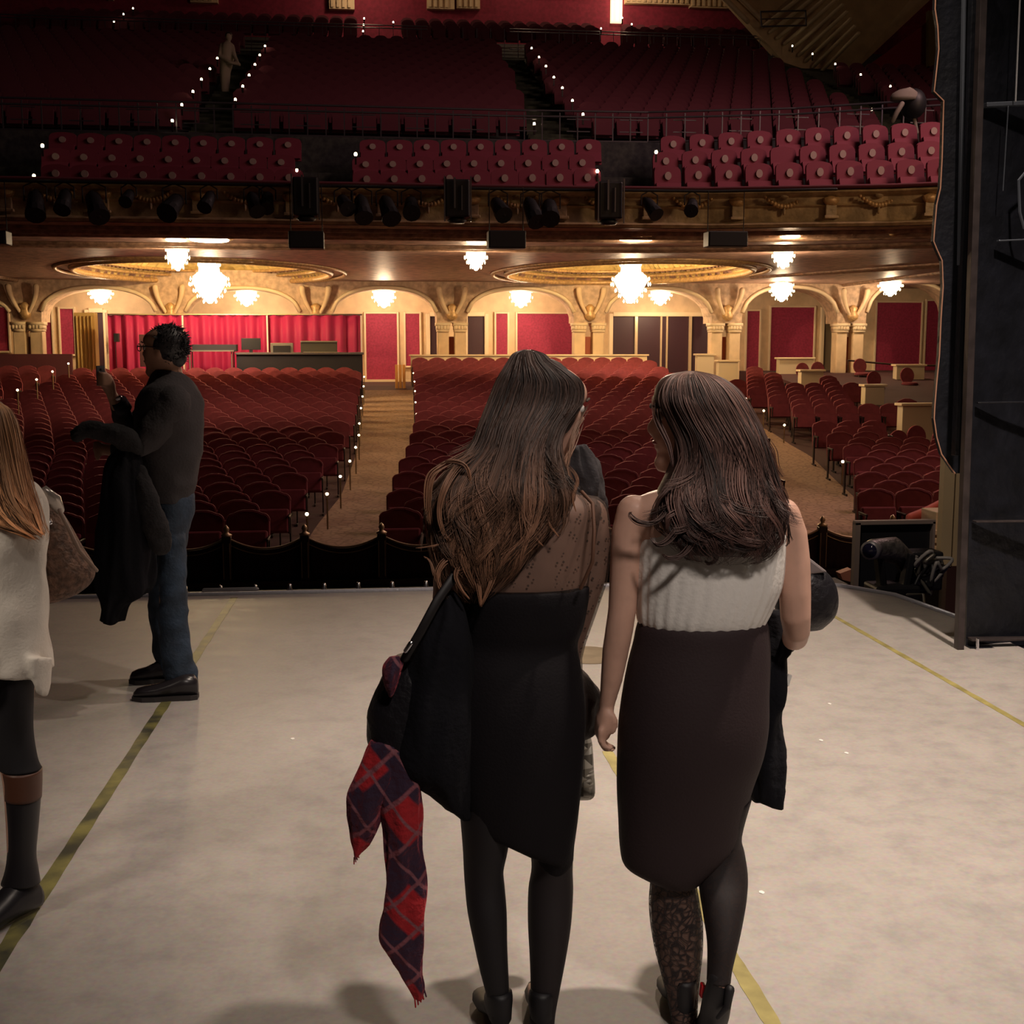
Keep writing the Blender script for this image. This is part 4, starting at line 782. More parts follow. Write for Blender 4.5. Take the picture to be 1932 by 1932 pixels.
# ------------------------------------------------------------------ people
SKIN = M('skin', (.62, .37, .28), .5, var=.08, scale=20); bsdf(SKIN).inputs['Subsurface Weight'].default_value = .08; bsdf(SKIN).inputs['Subsurface Radius'].default_value = (.02, .008, .004)
SKIN2 = M('skin_warm', (.50, .27, .18), .5, var=.08, scale=20)
DRESS = M('black_dress', (.0055, .004, .006), .8, bump=.1, bscale=160, spec=.25)
SKIRT = M('black_skirt', (.030, .018, .020), .75, bump=.1, bscale=160, spec=.3)
COAT = M('black_coat', (.006, .006, .009), .9, bump=.2, bscale=60, spec=.2)
def head(mb, C, face, tilt=0., sc=1., nose=1., roll=0.):
    """C centre of the head, face = horizontal facing vector, tilt>0 looks down"""
    f = Vector(face).normalized(); up = Vector((0, 0, 1)); rt = f.cross(up).normalized()
    m = Matrix.Rotation(roll, 3, f) @ Matrix.Rotation(-tilt, 3, rt)
    f2, u2, r2 = m @ f, m @ up, m @ rt
    T = [(-.118, .070, .02, .012), (-.113, .086, .035, .03), (-.10, .093, .04, .042), (-.088, .094, .05, .049), (-.075, .086, .055, .054), (-.064, .084, .06, .057), (-.056, .091, .063, .059), (-.049, .091, .067, .061), (-.044, .085, .07, .062), (-.038, .092, .073, .063), (-.031, .092, .076, .064), (-.024, .087, .08, .066), (-.015, .087, .083, .067), (-.005, .087, .088, .069), (.006, .087, .092, .0705), (.018, .084, .096, .072), (.028, .084, .099, .0735), (.038, .091, .101, .0745), (.05, .093, .102, .075), (.065, .09, .102, .075), (.08, .080, .098, .071), (.095, .062, .086, .060), (.106, .042, .064, .045), (.113, .02, .035, .024), (.115, .005, .01, .006)]
    N = 48; rs = []
    for z, fr, bk, w in T:
        ring = []
        for j in range(N):
            a = 2*pi*j/N; ca, sa = math.cos(a), math.sin(a); x = w*math.copysign(abs(sa)**.9, sa); y = fr*abs(ca)**.85 if ca > 0 else -bk*abs(ca)**.9
            if ca > 0:
                nz = max(0, 1-abs((z+.017)/.014))*.026 if z < -.010 else interp(z, [(-.012, .026), (-.003, .021), (.008, .013), (.02, .006), (.034, 0)])
                if z < -.031: nz = 0
                y += nz*nose*math.exp(-(x/.012)**2)
                y -= .009*math.exp(-((z-.02)/.011)**2)*(math.exp(-((abs(x)-.032)/.016)**2))
                y += .004*math.exp(-((z+.004)/.02)**2)*math.exp(-((abs(x)-.045)/.018)**2)
                y -= .010*math.exp(-((z+.10)/.03)**2)*min(1, abs(x)/.03)
            ring.append(Vector(C)+(r2*x+f2*y+u2*z)*sc)
        rs.append(ring)
    mb.rings(rs)
    for sx in (-1, 1):
        c = Vector(C)+(r2*sx*.0735-f2*.008+u2*.004)*sc; B = Matrix((r2, f2, u2)).transposed()
        mb.ball(c, (.010*sc, .018*sc, .031*sc), 12, 8, B)
    return lambda x, y, z: Vector(C)+(r2*x+f2*y+u2*z)*sc
def eyes(loc, root, off):
    s = MB()
    for sx in (-1, 1): s.ball(loc(sx*.032, .072, .02), .012, 12, 8)
    s.build('eyes', M('eye_white', (.75, .7, .66), .3), root, True, off)
    s = MB()
    for sx in (-1, 1): s.tube([loc(sx*.015, .095, .042), loc(sx*.032, .093, .047), loc(sx*.05, .078, .042)], .0028, 6)
    s.build('eyebrows', M('brow', (.05, .03, .02), .8), root, True, off)
    s = MB(); s.tube([loc(-.022, .082, -.044), loc(-.01, .092, -.0425), loc(.01, .092, -.0425), loc(.022, .082, -.044)], .0042, 6, .8); s.build('lips', M('lips', (.42, .12, .10), .4), root, True, off)
def finger(mb, pts, r0=.0085): mb.tube(pts, [r0, r0*.95, r0*.9, r0*.72][:len(pts)], 8)
HATTR = 'hcol'
def hair_mat(name, root_c, mid_c, tip_c):
    m = M(name, mid_c, .5, spec=.42); nt = m.node_tree; b = bsdf(m); at = nt.nodes.new('ShaderNodeAttribute'); at.attribute_name = HATTR
    sx = nt.nodes.new('ShaderNodeSeparateColor'); r = nt.nodes.new('ShaderNodeValToRGB'); r.color_ramp.elements[0].color = (*root_c, 1); r.color_ramp.elements[1].color = (*tip_c, 1)
    e = r.color_ramp.elements.new(.45); e.color = (*mid_c, 1); mx = nt.nodes.new('ShaderNodeMix'); mx.data_type = 'RGBA'; mx.blend_type = 'MULTIPLY'; mx.inputs[0].default_value = 1
    nt.links.new(at.outputs['Color'], sx.inputs['Color']); nt.links.new(sx.outputs['Red'], r.inputs['Fac']); nt.links.new(r.outputs['Color'], mx.inputs[6])
    mr = nt.nodes.new('ShaderNodeMapRange'); mr.inputs[3].default_value = .35; mr.inputs[4].default_value = 3.2; nt.links.new(sx.outputs['Green'], mr.inputs[0]); nt.links.new(mr.outputs[0], mx.inputs[7]); nt.links.new(mx.outputs[2], b.inputs['Base Color'])
    return m
def hair(root, rows, mat, nlock, nfine, wave, curl, seed, crown=None, lockr=.0048, front=None, name='hair', endj=.25, curls=(), push=0.):
    """rows (xl,yl,xr,yr,Y,ry): silhouette of the hair mass from crown to ends; locks run down its surface"""
    rnd = random.Random(seed); tab = spline(rows, 4); n = len(tab)
    def ringpt(t, ph, out=1.):
        i = max(0, min(n-1.001, t*(n-1))); k = int(i); fr = i-k; r = [lerp(a, b, fr) for a, b in zip(tab[k], tab[k+1])]
        a = P(r[0], r[1], r[4]); b = P(r[2], r[3], r[4]); c = (a+b)/2; h = (b-a)/2
        return c+h*math.cos(ph)*out+Vector((0, r[5]*math.sin(ph)*out, 0))
    s = MB(); s.vc = []
    # inner mass
    base = [[ringpt(i/40, 2*pi*j/48, .93-.5*max(0, i/40-.7)**1.2*2) for j in range(48)] for i in range(36)]
    s.rings(base); s.vc += [(i/40*.85, .12) for i in range(36) for _ in range(48)]
    def strand(t0, t1, ph, rad, br, wv, cl, N, out0, seg=5):
        f1, f2, p1, p2 = rnd.uniform(2.2, 3.4), rnd.uniform(4, 6), rnd.uniform(0, 6.28), rnd.uniform(0, 6.28); pts = []; drift = rnd.uniform(-.12, .12)
        for i in range(N+1):
            u = i/N; t = lerp(t0, t1, u); amp = wv*max(0, t-.22)**1.1
            q = ringpt(t, ph+drift*u+amp*1.6*math.sin(f1*2*pi*t+p1), out0+amp*.35*math.sin(f2*pi*t+p2)+push*max(0, t-.6))
            if cl and u > .72: 
                w = (u-.72)/.28; q = q+Vector((math.cos(ph)*.02*w*cl*math.sin(w*3+p1), 0, .03*w*w*cl*(1 if rnd.random() < 2 else 1)))
            pts.append(q)
        rs = []; up = None
        for i, p in enumerate(pts):
            tn = (pts[min(i+1, N)]-pts[max(i-1, 0)]); tn = tn.normalized() if tn.length > 1e-7 else Vector((0, 0, -1))
            if up is None: up = tn.orthogonal()
            up = (up-tn*up.dot(tn)).normalized(); sd = tn.cross(up); u = i/N; rr = rad*(min(1, .35+u*3))*(1-max(0, (u-.55)/.45)**1.6*.93)
            rs.append([p+sd*math.cos(2*pi*j/seg)*rr+up*math.sin(2*pi*j/seg)*rr*.6 for j in range(seg)])
        s.rings(rs, cap=True); s.vc += [(min(1, lerp(t0, t1, i/N)), br) for i in range(N+1) for _ in range(seg)]
    ncl = nlock//7
    for k in range(ncl):
        big_ = rnd.random() < .82
        ph = rnd.uniform(0, 2*pi) if rnd.random() < .34 else -pi/2+rnd.gauss(0, .85)
        if front and front[0] < (ph % (2*pi)) < front[1]: continue
        t0 = rnd.choice([.0, .01, .03, .06, .12, .2, .3]); t1 = min(1.03, 1-abs(rnd.gauss(0, endj))) if rnd.random() < .75 else rnd.uniform(.55, 1.0)
        f1 = rnd.uniform(1.5, 2.6); p1 = rnd.uniform(0, 6.28); dr = rnd.gauss(0, .16); br = rnd.random()**1.5; lift = rnd.uniform(.95, 1.03); cl = rnd.choice([-1, 1, 1, .3])*curl
        wv_ = wave*rnd.uniform(.6, 1.5); m_ = 14; wd = rnd.uniform(.05, .13)
        for q_ in range(m_):
            dph = rnd.gauss(0, wd); dl = rnd.uniform(-.012, .014); tt1 = t1-abs(rnd.gauss(0, .025)); pts = []; N = 38
            for i in range(N+1):
                u = i/N; t = lerp(t0, tt1, u); g = max(0, t-.26); amp = wv_*min(1, g*2.2)
                squeeze = 1-.72*max(0, u-.35)/.65
                q = ringpt(t, ph+dph*squeeze+dr*u+amp*math.sin(f1*2*pi*t+p1)+.02*math.sin(9*t+q_), lift*(1-(.07*max(0, 1-u*5) if t0 > .04 else 0))+dl*squeeze+amp*.22*math.cos(f1*2*pi*t+p1)+push*max(0, t-.55))
                if cl and u > .78: w = (u-.78)/.22; q = q+Vector((.034*w*w*cl, -.010*w, .030*w*w*abs(cl)))
                pts.append(q)
            rs = []; up = None; rad = lockr*rnd.uniform(.26, .5)
            for i, p in enumerate(pts):
                tn = (pts[min(i+1, N)]-pts[max(i-1, 0)]); tn = tn.normalized() if tn.length > 1e-7 else Vector((0, 0, -1))
                if up is None: up = tn.orthogonal()
                up = (up-tn*up.dot(tn)).normalized(); sd = tn.cross(up); u = i/N; rr = rad*(min(1, (.5 if t0 < .04 else .04)+u*5))*(1-max(0, (u-.5)/.5)**1.5*.9)
                rs.append([p+sd*math.cos(2*pi*j/4)*rr+up*math.sin(2*pi*j/4)*rr*.7 for j in range(4)])
            s.rings(rs, cap=True); bb_ = min(1, max(0, br+rnd.gauss(0, .12))); s.vc += [(min(1, lerp(t0, tt1, i/N)), bb_) for i in range(N+1) for _ in range(4)]
    for k in range(nfine):
        ph = rnd.uniform(0, 2*pi) if rnd.random() < .35 else -pi/2+rnd.gauss(0, .9)
        if front and front[0] < (ph % (2*pi)) < front[1]: continue
        strand(rnd.uniform(.0, .5), rnd.uniform(.7, 1.03), ph, .0009, rnd.random(), wave*.9, curl*.3, 30, rnd.uniform(.99, 1.03), 3)
    for pts, rad, br in curls:   # explicit curls as seen: list of (px,py,Y)
        q = spline([tuple(P(*p)) for p in pts], 6); N = len(q)-1; q = [Vector(v) for v in q]
        for kk in range(16):
            o = Vector((rnd.gauss(0, rad*.8), rnd.gauss(0, rad*.6), rnd.gauss(0, rad*.6))); b0 = len(s.v); rs = []
            for i, p in enumerate(q):
                tn = (q[min(i+1, N)]-q[max(i-1, 0)]).normalized(); up = tn.orthogonal().normalized() if i == 0 else (up-tn*up.dot(tn)).normalized(); sd = tn.cross(up); rr = rad*.24*min(1, .05+i/N*2.5)*(1-(i/N)**2*.9)
                rs.append([p+o*(1-.75*i/N)+sd*math.cos(2*pi*j/5)*rr+up*math.sin(2*pi*j/5)*rr*.7 for j in range(5)])
            s.rings(rs); s.vc += [(.55+.45*i/N, br*rnd.uniform(.7, 1.1)) for i in range(N+1) for _ in range(5)]
    o = s.build(name, mat, root, True, fixn=False); me = o.data; ca = me.color_attributes.new(HATTR, 'FLOAT_COLOR', 'POINT')
    ca.data.foreach_set('color', [c for t, g in s.vc for c in (t, min(1, max(0, g)), 0, 1)])
    return o
# ================= woman with long dark hair, black dress (left of the pair)
YB = 2.86
f0 = G(960, 1956); W1 = empty('person', (f0.x, f0.y, 0), 'woman in a black dress with long ombre hair, scarf and bag', 'person')
O1 = W1.location
b = MB()
H1 = head(b, P(1031, 776, 2.93), (.95, .30, 0), .14, .98, 1., roll=.10)
b.tube([P(1000, 850, 2.93), P(985, 905, 2.9), P(980, 950, 2.88)], [.05, .05, .06], 16)
garment(b, [(930, 925, 1040, 925, 2.88, .05), (880, 942, 1110, 938, 2.88, .075), (850, 965, 1133, 960, 2.87, .092), (845, 1000, 1128, 1000, 2.87, .10), (852, 1050, 1115, 1050, 2.87, .105), (856, 1100, 1105, 1100, 2.87, .105), (862, 1200, 1088, 1200, 2.87, .095), (850, 1290, 1092, 1290, 2.87, .11), (848, 1400, 1090, 1400, 2.87, .115), (865, 1480, 1080, 1480, 2.87, .10)], 3, 32)
b.tube([P(1112, 972, 2.87), P(1122, 1020, 2.87), P(1116, 1090, 2.87), P(1098, 1150, 2.88), P(1082, 1205, 2.89), P(1074, 1240, 2.93), P(1080, 1290, 3.02), P(1088, 1340, 3.08)], [.043, .038, .034, .031, .028, .028, .023, .019], 16)
b.tube([P(862, 985, 2.87), P(846, 1080, 2.85), P(838, 1180, 2.83), P(815, 1260, 2.82), P(790, 1330, 2.80)], [.042, .036, .03, .025, .018], 14)
for k in range(4): finger(b, [P(786+k*5, 1340, 2.78+.0*k), P(780+k*6, 1362, 2.77), P(778+k*6, 1380, 2.78), P(780+k*6, 1390, 2.8)], .008)
finger(b, [P(800, 1332, 2.78), P(812, 1350, 2.77), P(816, 1368, 2.78)]); b.ball(P(788, 1338, 2.79), (.034, .016, .03), 12, 8)
for k in range(4): finger(b, [P(1086, 1352+k*5, 3.09), P(1090, 1362+k*7, 3.12), P(1082, 1372+k*7, 3.13), P(1075, 1370+k*7, 3.11)], .008)
finger(b, [P(1082, 1345, 3.06), P(1070, 1358, 3.06), P(1064, 1370, 3.08)]); b.ball(P(1086, 1350, 3.09), (.022, .02, .035), 12, 8)
ll = [(1470, 862, 972, 2.85, .085), (1540, 868, 966, 2.85, .08), (1600, 873, 958, 2.85, .066), (1640, 875, 950, 2.85, .056), (1670, 877, 952, 2.85, .055), (1720, 882, 956, 2.84, .058), (1780, 894, 957, 2.83, .052), (1830, 905, 959, 2.82, .042), (1880, 918, 961, 2.81, .031), (1915, 924, 962, 2.80, .029)]
rl = [(1470, 985, 1086, 2.87, .085), (1540, 988, 1083, 2.87, .08), (1600, 999, 1081, 2.87, .066), (1640, 1003, 1080, 2.87, .056), (1680, 997, 1081, 2.87, .056), (1740, 996, 1077, 2.86, .058), (1800, 999, 1068, 2.85, .050), (1860, 1001, 1057, 2.84, .038), (1910, 1000, 1048, 2.83, .030), (1945, 998, 1045, 2.82, .029)]
def shrink(rows, k): return [(y, lerp(a, c, k), lerp(c, a, k), Y, ry*(1-2*k)) for y, a, c, Y, ry in rows]
for L_ in (ll, rl): garment(b, g4(shrink(L_, .035), 0, 0), 3, 20)
for (px, py, Y) in ((940, 1925, 2.80), (1020, 1958, 2.82)):
    a = P(px, py, Y); b.tube([Vector((a.x, a.y, max(.07, a.z))), Vector((a.x, a.y+.09, .05)), Vector((a.x, a.y+.17, .028))], [.022, .024, .014], 12, .8)
body1 = b.build('body', SKIN, W1, remesh=.0065, smit=4)
eyes(H1, W1, O1)
# sheer dotted top over back and arms
def sheer(name, col, mixf, dots=0., scale=60., lace=False, skin_mix=None):
    m = M(name, col, .7); nt = m.node_tree; bb = bsdf(m); out = [n for n in nt.nodes if n.type == 'OUTPUT_MATERIAL'][0]
    tr = nt.nodes.new('ShaderNodeBsdfTransparent'); mx = nt.nodes.new('ShaderNodeMixShader'); tc = [n for n in nt.nodes if n.type == 'TEX_COORD'][0]
    vo = nt.nodes.new('ShaderNodeTexVoronoi'); vo.inputs['Scale'].default_value = scale; vo.feature = 'DISTANCE_TO_EDGE' if lace else 'F1'; 
    if lace:
        nz = nt.nodes.new('ShaderNodeTexNoise'); nz.inputs['Scale'].default_value = 14; mxv = nt.nodes.new('ShaderNodeMix'); mxv.data_type = 'RGBA'; mxv.blend_type = 'ADD'; mxv.inputs[0].default_value = .09
        nt.links.new(tc.outputs['Object'], nz.inputs['Vector']); nt.links.new(tc.outputs['Object'], mxv.inputs[6]); nt.links.new(nz.outputs['Color'], mxv.inputs[7]); LV = mxv.outputs[2]
    else: LV = tc.outputs['Object']
    vo.inputs['Randomness'].default_value = .9 if lace else .7
    mp = nt.nodes.new('ShaderNodeMapRange'); nt.links.new(LV, vo.inputs['Vector']); nt.links.new(vo.outputs['Distance'], mp.inputs[0])
    if lace: mp.inputs[1].default_value = .015; mp.inputs[2].default_value = .16; mp.inputs[3].default_value = .99; mp.inputs[4].default_value = mixf
    else: mp.inputs[1].default_value = dots; mp.inputs[2].default_value = dots+.03; mp.inputs[3].default_value = .97; mp.inputs[4].default_value = mixf
    nt.links.new(mp.outputs[0], mx.inputs[0]); nt.links.new(tr.outputs[0], mx.inputs[1]); nt.links.new(bb.outputs[0], mx.inputs[2]); nt.links.new(mx.outputs[0], out.inputs['Surface']); return m
SHEER = sheer('sheer_dotted', (.05, .028, .02), .52, .18, 62)
s = MB()
garment(s, [(925, 922, 1046, 922, 2.88, .055), (874, 938, 1113, 935, 2.88, .083), (846, 963, 1137, 957, 2.87, .10), (840, 1000, 1132, 1000, 2.87, .108), (846, 1050, 1120, 1050, 2.87, .113), (848, 1112, 1110, 1108, 2.87, .113)], 3, 40); s.build('sheer_yoke', SHEER, W1, True)
s = MB(); s.tube([P(1112, 970, 2.87), P(1123, 1020, 2.87), P(1117, 1090, 2.87), P(1099, 1150, 2.88), P(1082, 1205, 2.89), P(1074, 1240, 2.93), P(1080, 1290, 3.02)], [.046, .042, .038, .035, .032, .032, .027], 20); s.build('sheer_sleeve', SHEER, W1, True)
s = MB(); s.tube([P(1098, 928, 2.85), P(1118, 950, 2.80), P(1121, 1000, 2.755), P(1118, 1060, 2.745), P(1096, 1110, 2.75)], .0045, 8); s.build('armhole_seam', M('brown_seam', (.10, .04, .02), .7), W1, True)
fo = lambda t, y: .012*math.sin(5*t+y*.02)+.006*math.sin(11*t+y*.013)
s = MB(); garment(s, [(846, 1103, 1112, 1100, 2.87, .116), (848, 1130, 1110, 1128, 2.87, .118), (856, 1180, 1101, 1180, 2.87, .108), (856, 1215, 1090, 1215, 2.87, .10), (846, 1265, 1097, 1262, 2.87, .118), (838, 1330, 1103, 1326, 2.87, .132), (834, 1400, 1101, 1400, 2.87, .136), (838, 1470, 1097, 1480, 2.87, .13), (855, 1520, 1091, 1545, 2.87, .118), (872, 1545, 1084, 1592, 2.87, .108), (920, 1566, 1081, 1608, 2.87, .098), (962, 1586, 1078, 1620, 2.87, .085)], 4, 56, fo)
garment(s, [(995, 1560, 1084, 1560, 2.87, .082), (1000, 1604, 1082, 1606, 2.87, .070), (1012, 1635, 1079, 1624, 2.87, .062), (1030, 1652, 1058, 1645, 2.87, .045)], 3, 30)
s.build('dress', DRESS, W1, remesh=.0065, smit=3)
TIGHT = sheer('black_tights', (.014, .010, .012), .93, .0, 400)
s = MB(); garment(s, g4(ll, 0, 0), 4, 26); s.build('stocking', M('black_stocking', (.007, .005, .007), .7), W1, True)
s = MB(); garment(s, g4(rl, 0, 0), 4, 26); s.build('stocking', TIGHT, W1, True)
SHOE = M('black_shoe', (.008, .007, .009), .55)
def heel(root, px, py, Y, h, turn=0., m=SHOE, sole=None, nm='shoe', L=.2):
    a = P(px, py, Y); d = Vector((math.sin(turn), math.cos(turn), 0)); z = h
    s = MB(); sd = d.cross(Vector((0, 0, 1))); c0 = Vector((a.x, a.y, 0)); rs = []
    for z_, w, bk, fr in ((.0, .012, -.014, .012), (z*.6, .015, -.018, .014), (z*.95, .027, -.030, .03), (z+.015, .033, -.033, .09), (z+.035, .034, -.033, .08), (z+.055, .032, -.030, .05), (z+.066, .029, -.026, .03)):
        rs.append([c0+d*((fr+bk)/2+(fr-bk)/2*math.cos(2*pi*j/20))+sd*w*math.sin(2*pi*j/20)+Vector((0, 0, z_)) for j in range(20)])
    s.rings(rs); o = s.build(nm, m, root, True); rs = []; s = MB()
    for u, w, top, bot in ((.0, .028, z+.02, z-.005), (.05, .033, lerp(z, .04, .45)+.035, lerp(z, .0, .4)), (.10, .040, .060, .012), (.15, .042, .050, .004), (.19, .034, .04, .004), (L+.01, .012, .024, .006)):
        c = c0+d*u; mid = (top+bot)/2; hh = (top-bot)/2
        rs.append([c+sd*w*math.cos(2*pi*j/14)+Vector((0, 0, mid+hh*math.sin(2*pi*j/14))) for j in range(14)])
    s.rings(rs); s.build('shoe_toe', m, o, True, off=root.location)
    return o
heel(W1, 944, 1925, 2.80, .06, -.1); heel(W1, 1022, 1962, 2.82, .045, .12)
HM1 = hair_mat('hair_ombre', (.024, .015, .013), (.036, .020, .015), (.19, .095, .055))
rows = [(988, 660, 1003, 660, 2.93, .02), (970, 667, 1026, 668, 2.925, .05), (960, 682, 1042, 683, 2.92, .075), (948, 702, 1074, 702, 2.91, .095), (936, 724, 1097, 724, 2.91, .105), (922, 760, 1096, 762, 2.90, .106), (906, 800, 1070, 800, 2.88, .11), (890, 840, 1056, 842, 2.865, .115), (852, 880, 1068, 890, 2.85, .12), (818, 920, 1080, 930, 2.83, .12), (806, 960, 1068, 965, 2.82, .115), (810, 1000, 1046, 1000, 2.81, .11), (812, 1040, 1014, 1035, 2.80, .10), (822, 1080, 985, 1075, 2.80, .085), (846, 1115, 950, 1110, 2.80, .06), (870, 1140, 925, 1138, 2.80, .03)]
cr1 = [([(900, 850, 2.79), (862, 880, 2.76), (838, 920, 2.73), (828, 965, 2.73), (840, 1010, 2.73), (868, 1030, 2.73)], .010, .8), ([(890, 850, 2.80), (840, 876, 2.77), (812, 900, 2.76), (806, 950, 2.76), (812, 990, 2.77)], .010, .9), ([(880, 1000, 2.74), (850, 1020, 2.74), (815, 1030, 2.74), (785, 1034, 2.75)], .004, .9), ([(870, 1040, 2.74), (838, 1060, 2.73), (825, 1090, 2.73), (838, 1125, 2.73)], .007, 1.), ([(890, 1040, 2.73), (862, 1080, 2.72), (870, 1110, 2.72), (886, 1130, 2.72)], .006, .9),
       ([(1070, 880, 2.78), (1088, 905, 2.77), (1080, 940, 2.76), (1086, 965, 2.76)], .005, .8), ([(1030, 960, 2.74), (1010, 990, 2.73), (1012, 1015, 2.73), (1025, 1030, 2.73)], .004, 1.), ([(1040, 960, 2.74), (1035, 985, 2.73), (1048, 1005, 2.73), (1054, 1012, 2.73)], .0035, 1.), ([(960, 1000, 2.72), (950, 1020, 2.71), (940, 1025, 2.71)], .004, 1.), ([(915, 1010, 2.72), (925, 1050, 2.71), (940, 1070, 2.71)], .0045, .9), ([(900, 1080, 2.73), (905, 1110, 2.72), (908, 1145, 2.72)], .006, .8), ([(935, 1060, 2.73), (925, 1100, 2.72), (908, 1142, 2.72)], .006, .7), ([(820, 885, 2.78), (850, 870, 2.76), (880, 880, 2.75), (890, 920, 2.74)], .007, .8), ([(845, 1130, 2.74), (822, 1090, 2.74), (812, 1060, 2.75), (800, 1050, 2.76)], .004, .8), ([(1092, 800, 2.92), (1080, 840, 2.86), (1066, 880, 2.82), (1080, 930, 2.79)], .006, .5), ([(1108, 765, 2.93), (1094, 790, 2.91), (1078, 830, 2.86), (1072, 880, 2.82)], .006, .3)]
s = MB(); s.ball(H1(0, -.012, .022), (.086, .090, .104), 20, 14); s.build('hair_crown', M('hair_under', (.03, .017, .013), .6), W1, True)
hair(W1, rows, HM1, 700, 420, .17, .8, 3, curls=cr1, front=(R(25), R(75)))
# her scarf at the neck
s = MB(); garment(s, [(1060, 845, 1102, 838, 2.99, .05), (1055, 862, 1118, 860, 3.0, .06), (1055, 885, 1130, 885, 3.0, .065), (1060, 910, 1138, 908, 3.0, .065), (1070, 935, 1142, 935, 3.0, .06), (1090, 960, 1142, 958, 3.0, .045)], 4, 40, lambda t, y: .10*math.sin(5*t+y*.05)+.06*math.sin(11*t-y*.02)); s.crumple(.012, 22, 14); s.build('neck_scarf', M('grey_scarf', (.035, .03, .033), .9, bump=.4, bscale=30), W1, True)
# handbag, draped coat, plaid scarf
r = empty('tote_bag', P(750, 1440, 2.80), 'black tote bag slung on the left hip of the dark-dress woman', 'bag')
s = MB(); garment(s, [(750, 1240, 830, 1236, 2.80, .05), (722, 1270, 850, 1262, 2.80, .07), (700, 1315, 860, 1310, 2.80, .085), (692, 1360, 860, 1360, 2.80, .09), (695, 1405, 850, 1415, 2.80, .085), (715, 1432, 840, 1452, 2.80, .07), (750, 1450, 830, 1470, 2.80, .05)], 4, 36, lambda t, y: .02*math.sin(3*t+y*.03)); s.crumple(.008, 14, 14); s.build('bag_body', M('black_leather', (.007, .006, .009), .5, bump=.3, bscale=40), r, True)
s = MB(); s.tube([P(865, 1075, 2.74), P(826, 1132, 2.715), P(795, 1190, 2.70), P(765, 1242, 2.72)], .011, 8, .4); s.build('strap', M('strap_black', (.014, .011, .012), .5), r, True)
s = MB(); s.tube([P(775, 1214, 2.695), P(766, 1228, 2.70)], .006, 8); s.build('buckle', ch, r, True)
r = empty('draped_coat', P(820, 1500, 2.78), 'black coat draped over the left arm of the dark-dress woman', 'coat')
s = MB(); garment(s, [(832, 1120, 862, 1118, 2.77, .03), (808, 1160, 880, 1158, 2.77, .06), (786, 1210, 890, 1208, 2.77, .085), (765, 1270, 892, 1268, 2.78, .10), (748, 1330, 890, 1330, 2.78, .11), (738, 1385, 888, 1390, 2.78, .11), (738, 1425, 885, 1440, 2.78, .10), (770, 1462, 885, 1485, 2.79, .085), (815, 1500, 885, 1520, 2.80, .06), (858, 1532, 884, 1540, 2.81, .03)], 4, 44, lambda t, y: .035*math.sin(6*t+y*.015)+.015*math.sin(13*t)); s.crumple(.012, 15, 5); s.build('cloth', COAT, r, True)
def plaid():
    m = M('plaid_wool', (.35, .02, .03), .9, sheen=.4, bump=.5, bscale=50); nt = m.node_tree; b = bsdf(m); tc = [n for n in nt.nodes if n.type == 'TEX_COORD'][0]
    mp = nt.nodes.new('ShaderNodeMapping'); mp.inputs['Rotation'].default_value = (0, R(38), 0); nt.links.new(tc.outputs['Object'], mp.inputs['Vector'])
    def wv(ax, sc, ph, lo, hi):
        w = nt.nodes.new('ShaderNodeTexWave'); w.wave_type = 'BANDS'; w.bands_direction = ax; w.inputs['Scale'].default_value = sc; w.inputs['Phase Offset'].default_value = ph; w.inputs['Distortion'].default_value = 2.2; w.inputs['Detail Scale'].default_value = .8
        r = nt.nodes.new('ShaderNodeMapRange'); r.inputs[1].default_value = lo; r.inputs[2].default_value = hi; nt.links.new(mp.outputs[0], w.inputs['Vector']); nt.links.new(w.outputs['Fac'], r.inputs[0]); return r
    def mix(fac, a, c):
        x = nt.nodes.new('ShaderNodeMix'); x.data_type = 'RGBA'; nt.links.new(fac.outputs[0], x.inputs[0])
        if isinstance(a, tuple): x.inputs[6].default_value = (*a, 1)
        else: nt.links.new(a.outputs[2], x.inputs[6])
        x.inputs[7].default_value = (*c, 1); return x
    a = mix(wv('X', 2.2, 0, .50, .62), (.36, .008, .014), (.018, .010, .032)); a = mix(wv('Z', 1.7, 1.2, .62, .74), a, (.022, .010, .03)); a = mix(wv('Z', 3.4, 2.1, .95, .995), a, (.22, .07, .09)); a = mix(wv('X', 4.4, 4, .965, .995), a, (.22, .08, .10))
    nt.links.new(a.outputs[2], b.inputs['Base Color']); return m
PL = plaid(); r = empty('plaid_scarf', P(760, 1880, 2.72), 'red and navy plaid scarf hanging out of the black tote bag', 'scarf')
ff = lambda t, y: .10*math.sin(3*t+y*.02)+.05*math.sin(7*t)
s = MB(); garment(s, [(700, 1400, 760, 1405, 2.745, .03), (684, 1440, 745, 1450, 2.74, .034), (664, 1480, 730, 1490, 2.735, .034), (655, 1520, 722, 1530, 2.73, .03), (657, 1555, 712, 1565, 2.73, .025), (662, 1590, 690, 1600, 2.73, .018), (668, 1620, 674, 1622, 2.73, .006)], 5, 40, ff); s.crumple(.009, 22, 10); s.build('short_end', PL, r, True)
s = MB(); garment(s, [(715, 1400, 790, 1410, 2.745, .03), (716, 1450, 793, 1470, 2.74, .036), (718, 1520, 796, 1530, 2.73, .034), (722, 1600, 796, 1605, 2.73, .03), (722, 1680, 799, 1685, 2.73, .03), (718, 1750, 799, 1755, 2.73, .03), (722, 1785, 799, 1800, 2.73, .028), (745, 1825, 800, 1835, 2.73, .022), (772, 1862, 802, 1862, 2.73, .015), (782, 1885, 796, 1886, 2.73, .006)], 5, 40, ff); s.crumple(.009, 22, 9); s.build('long_end', PL, r, True)
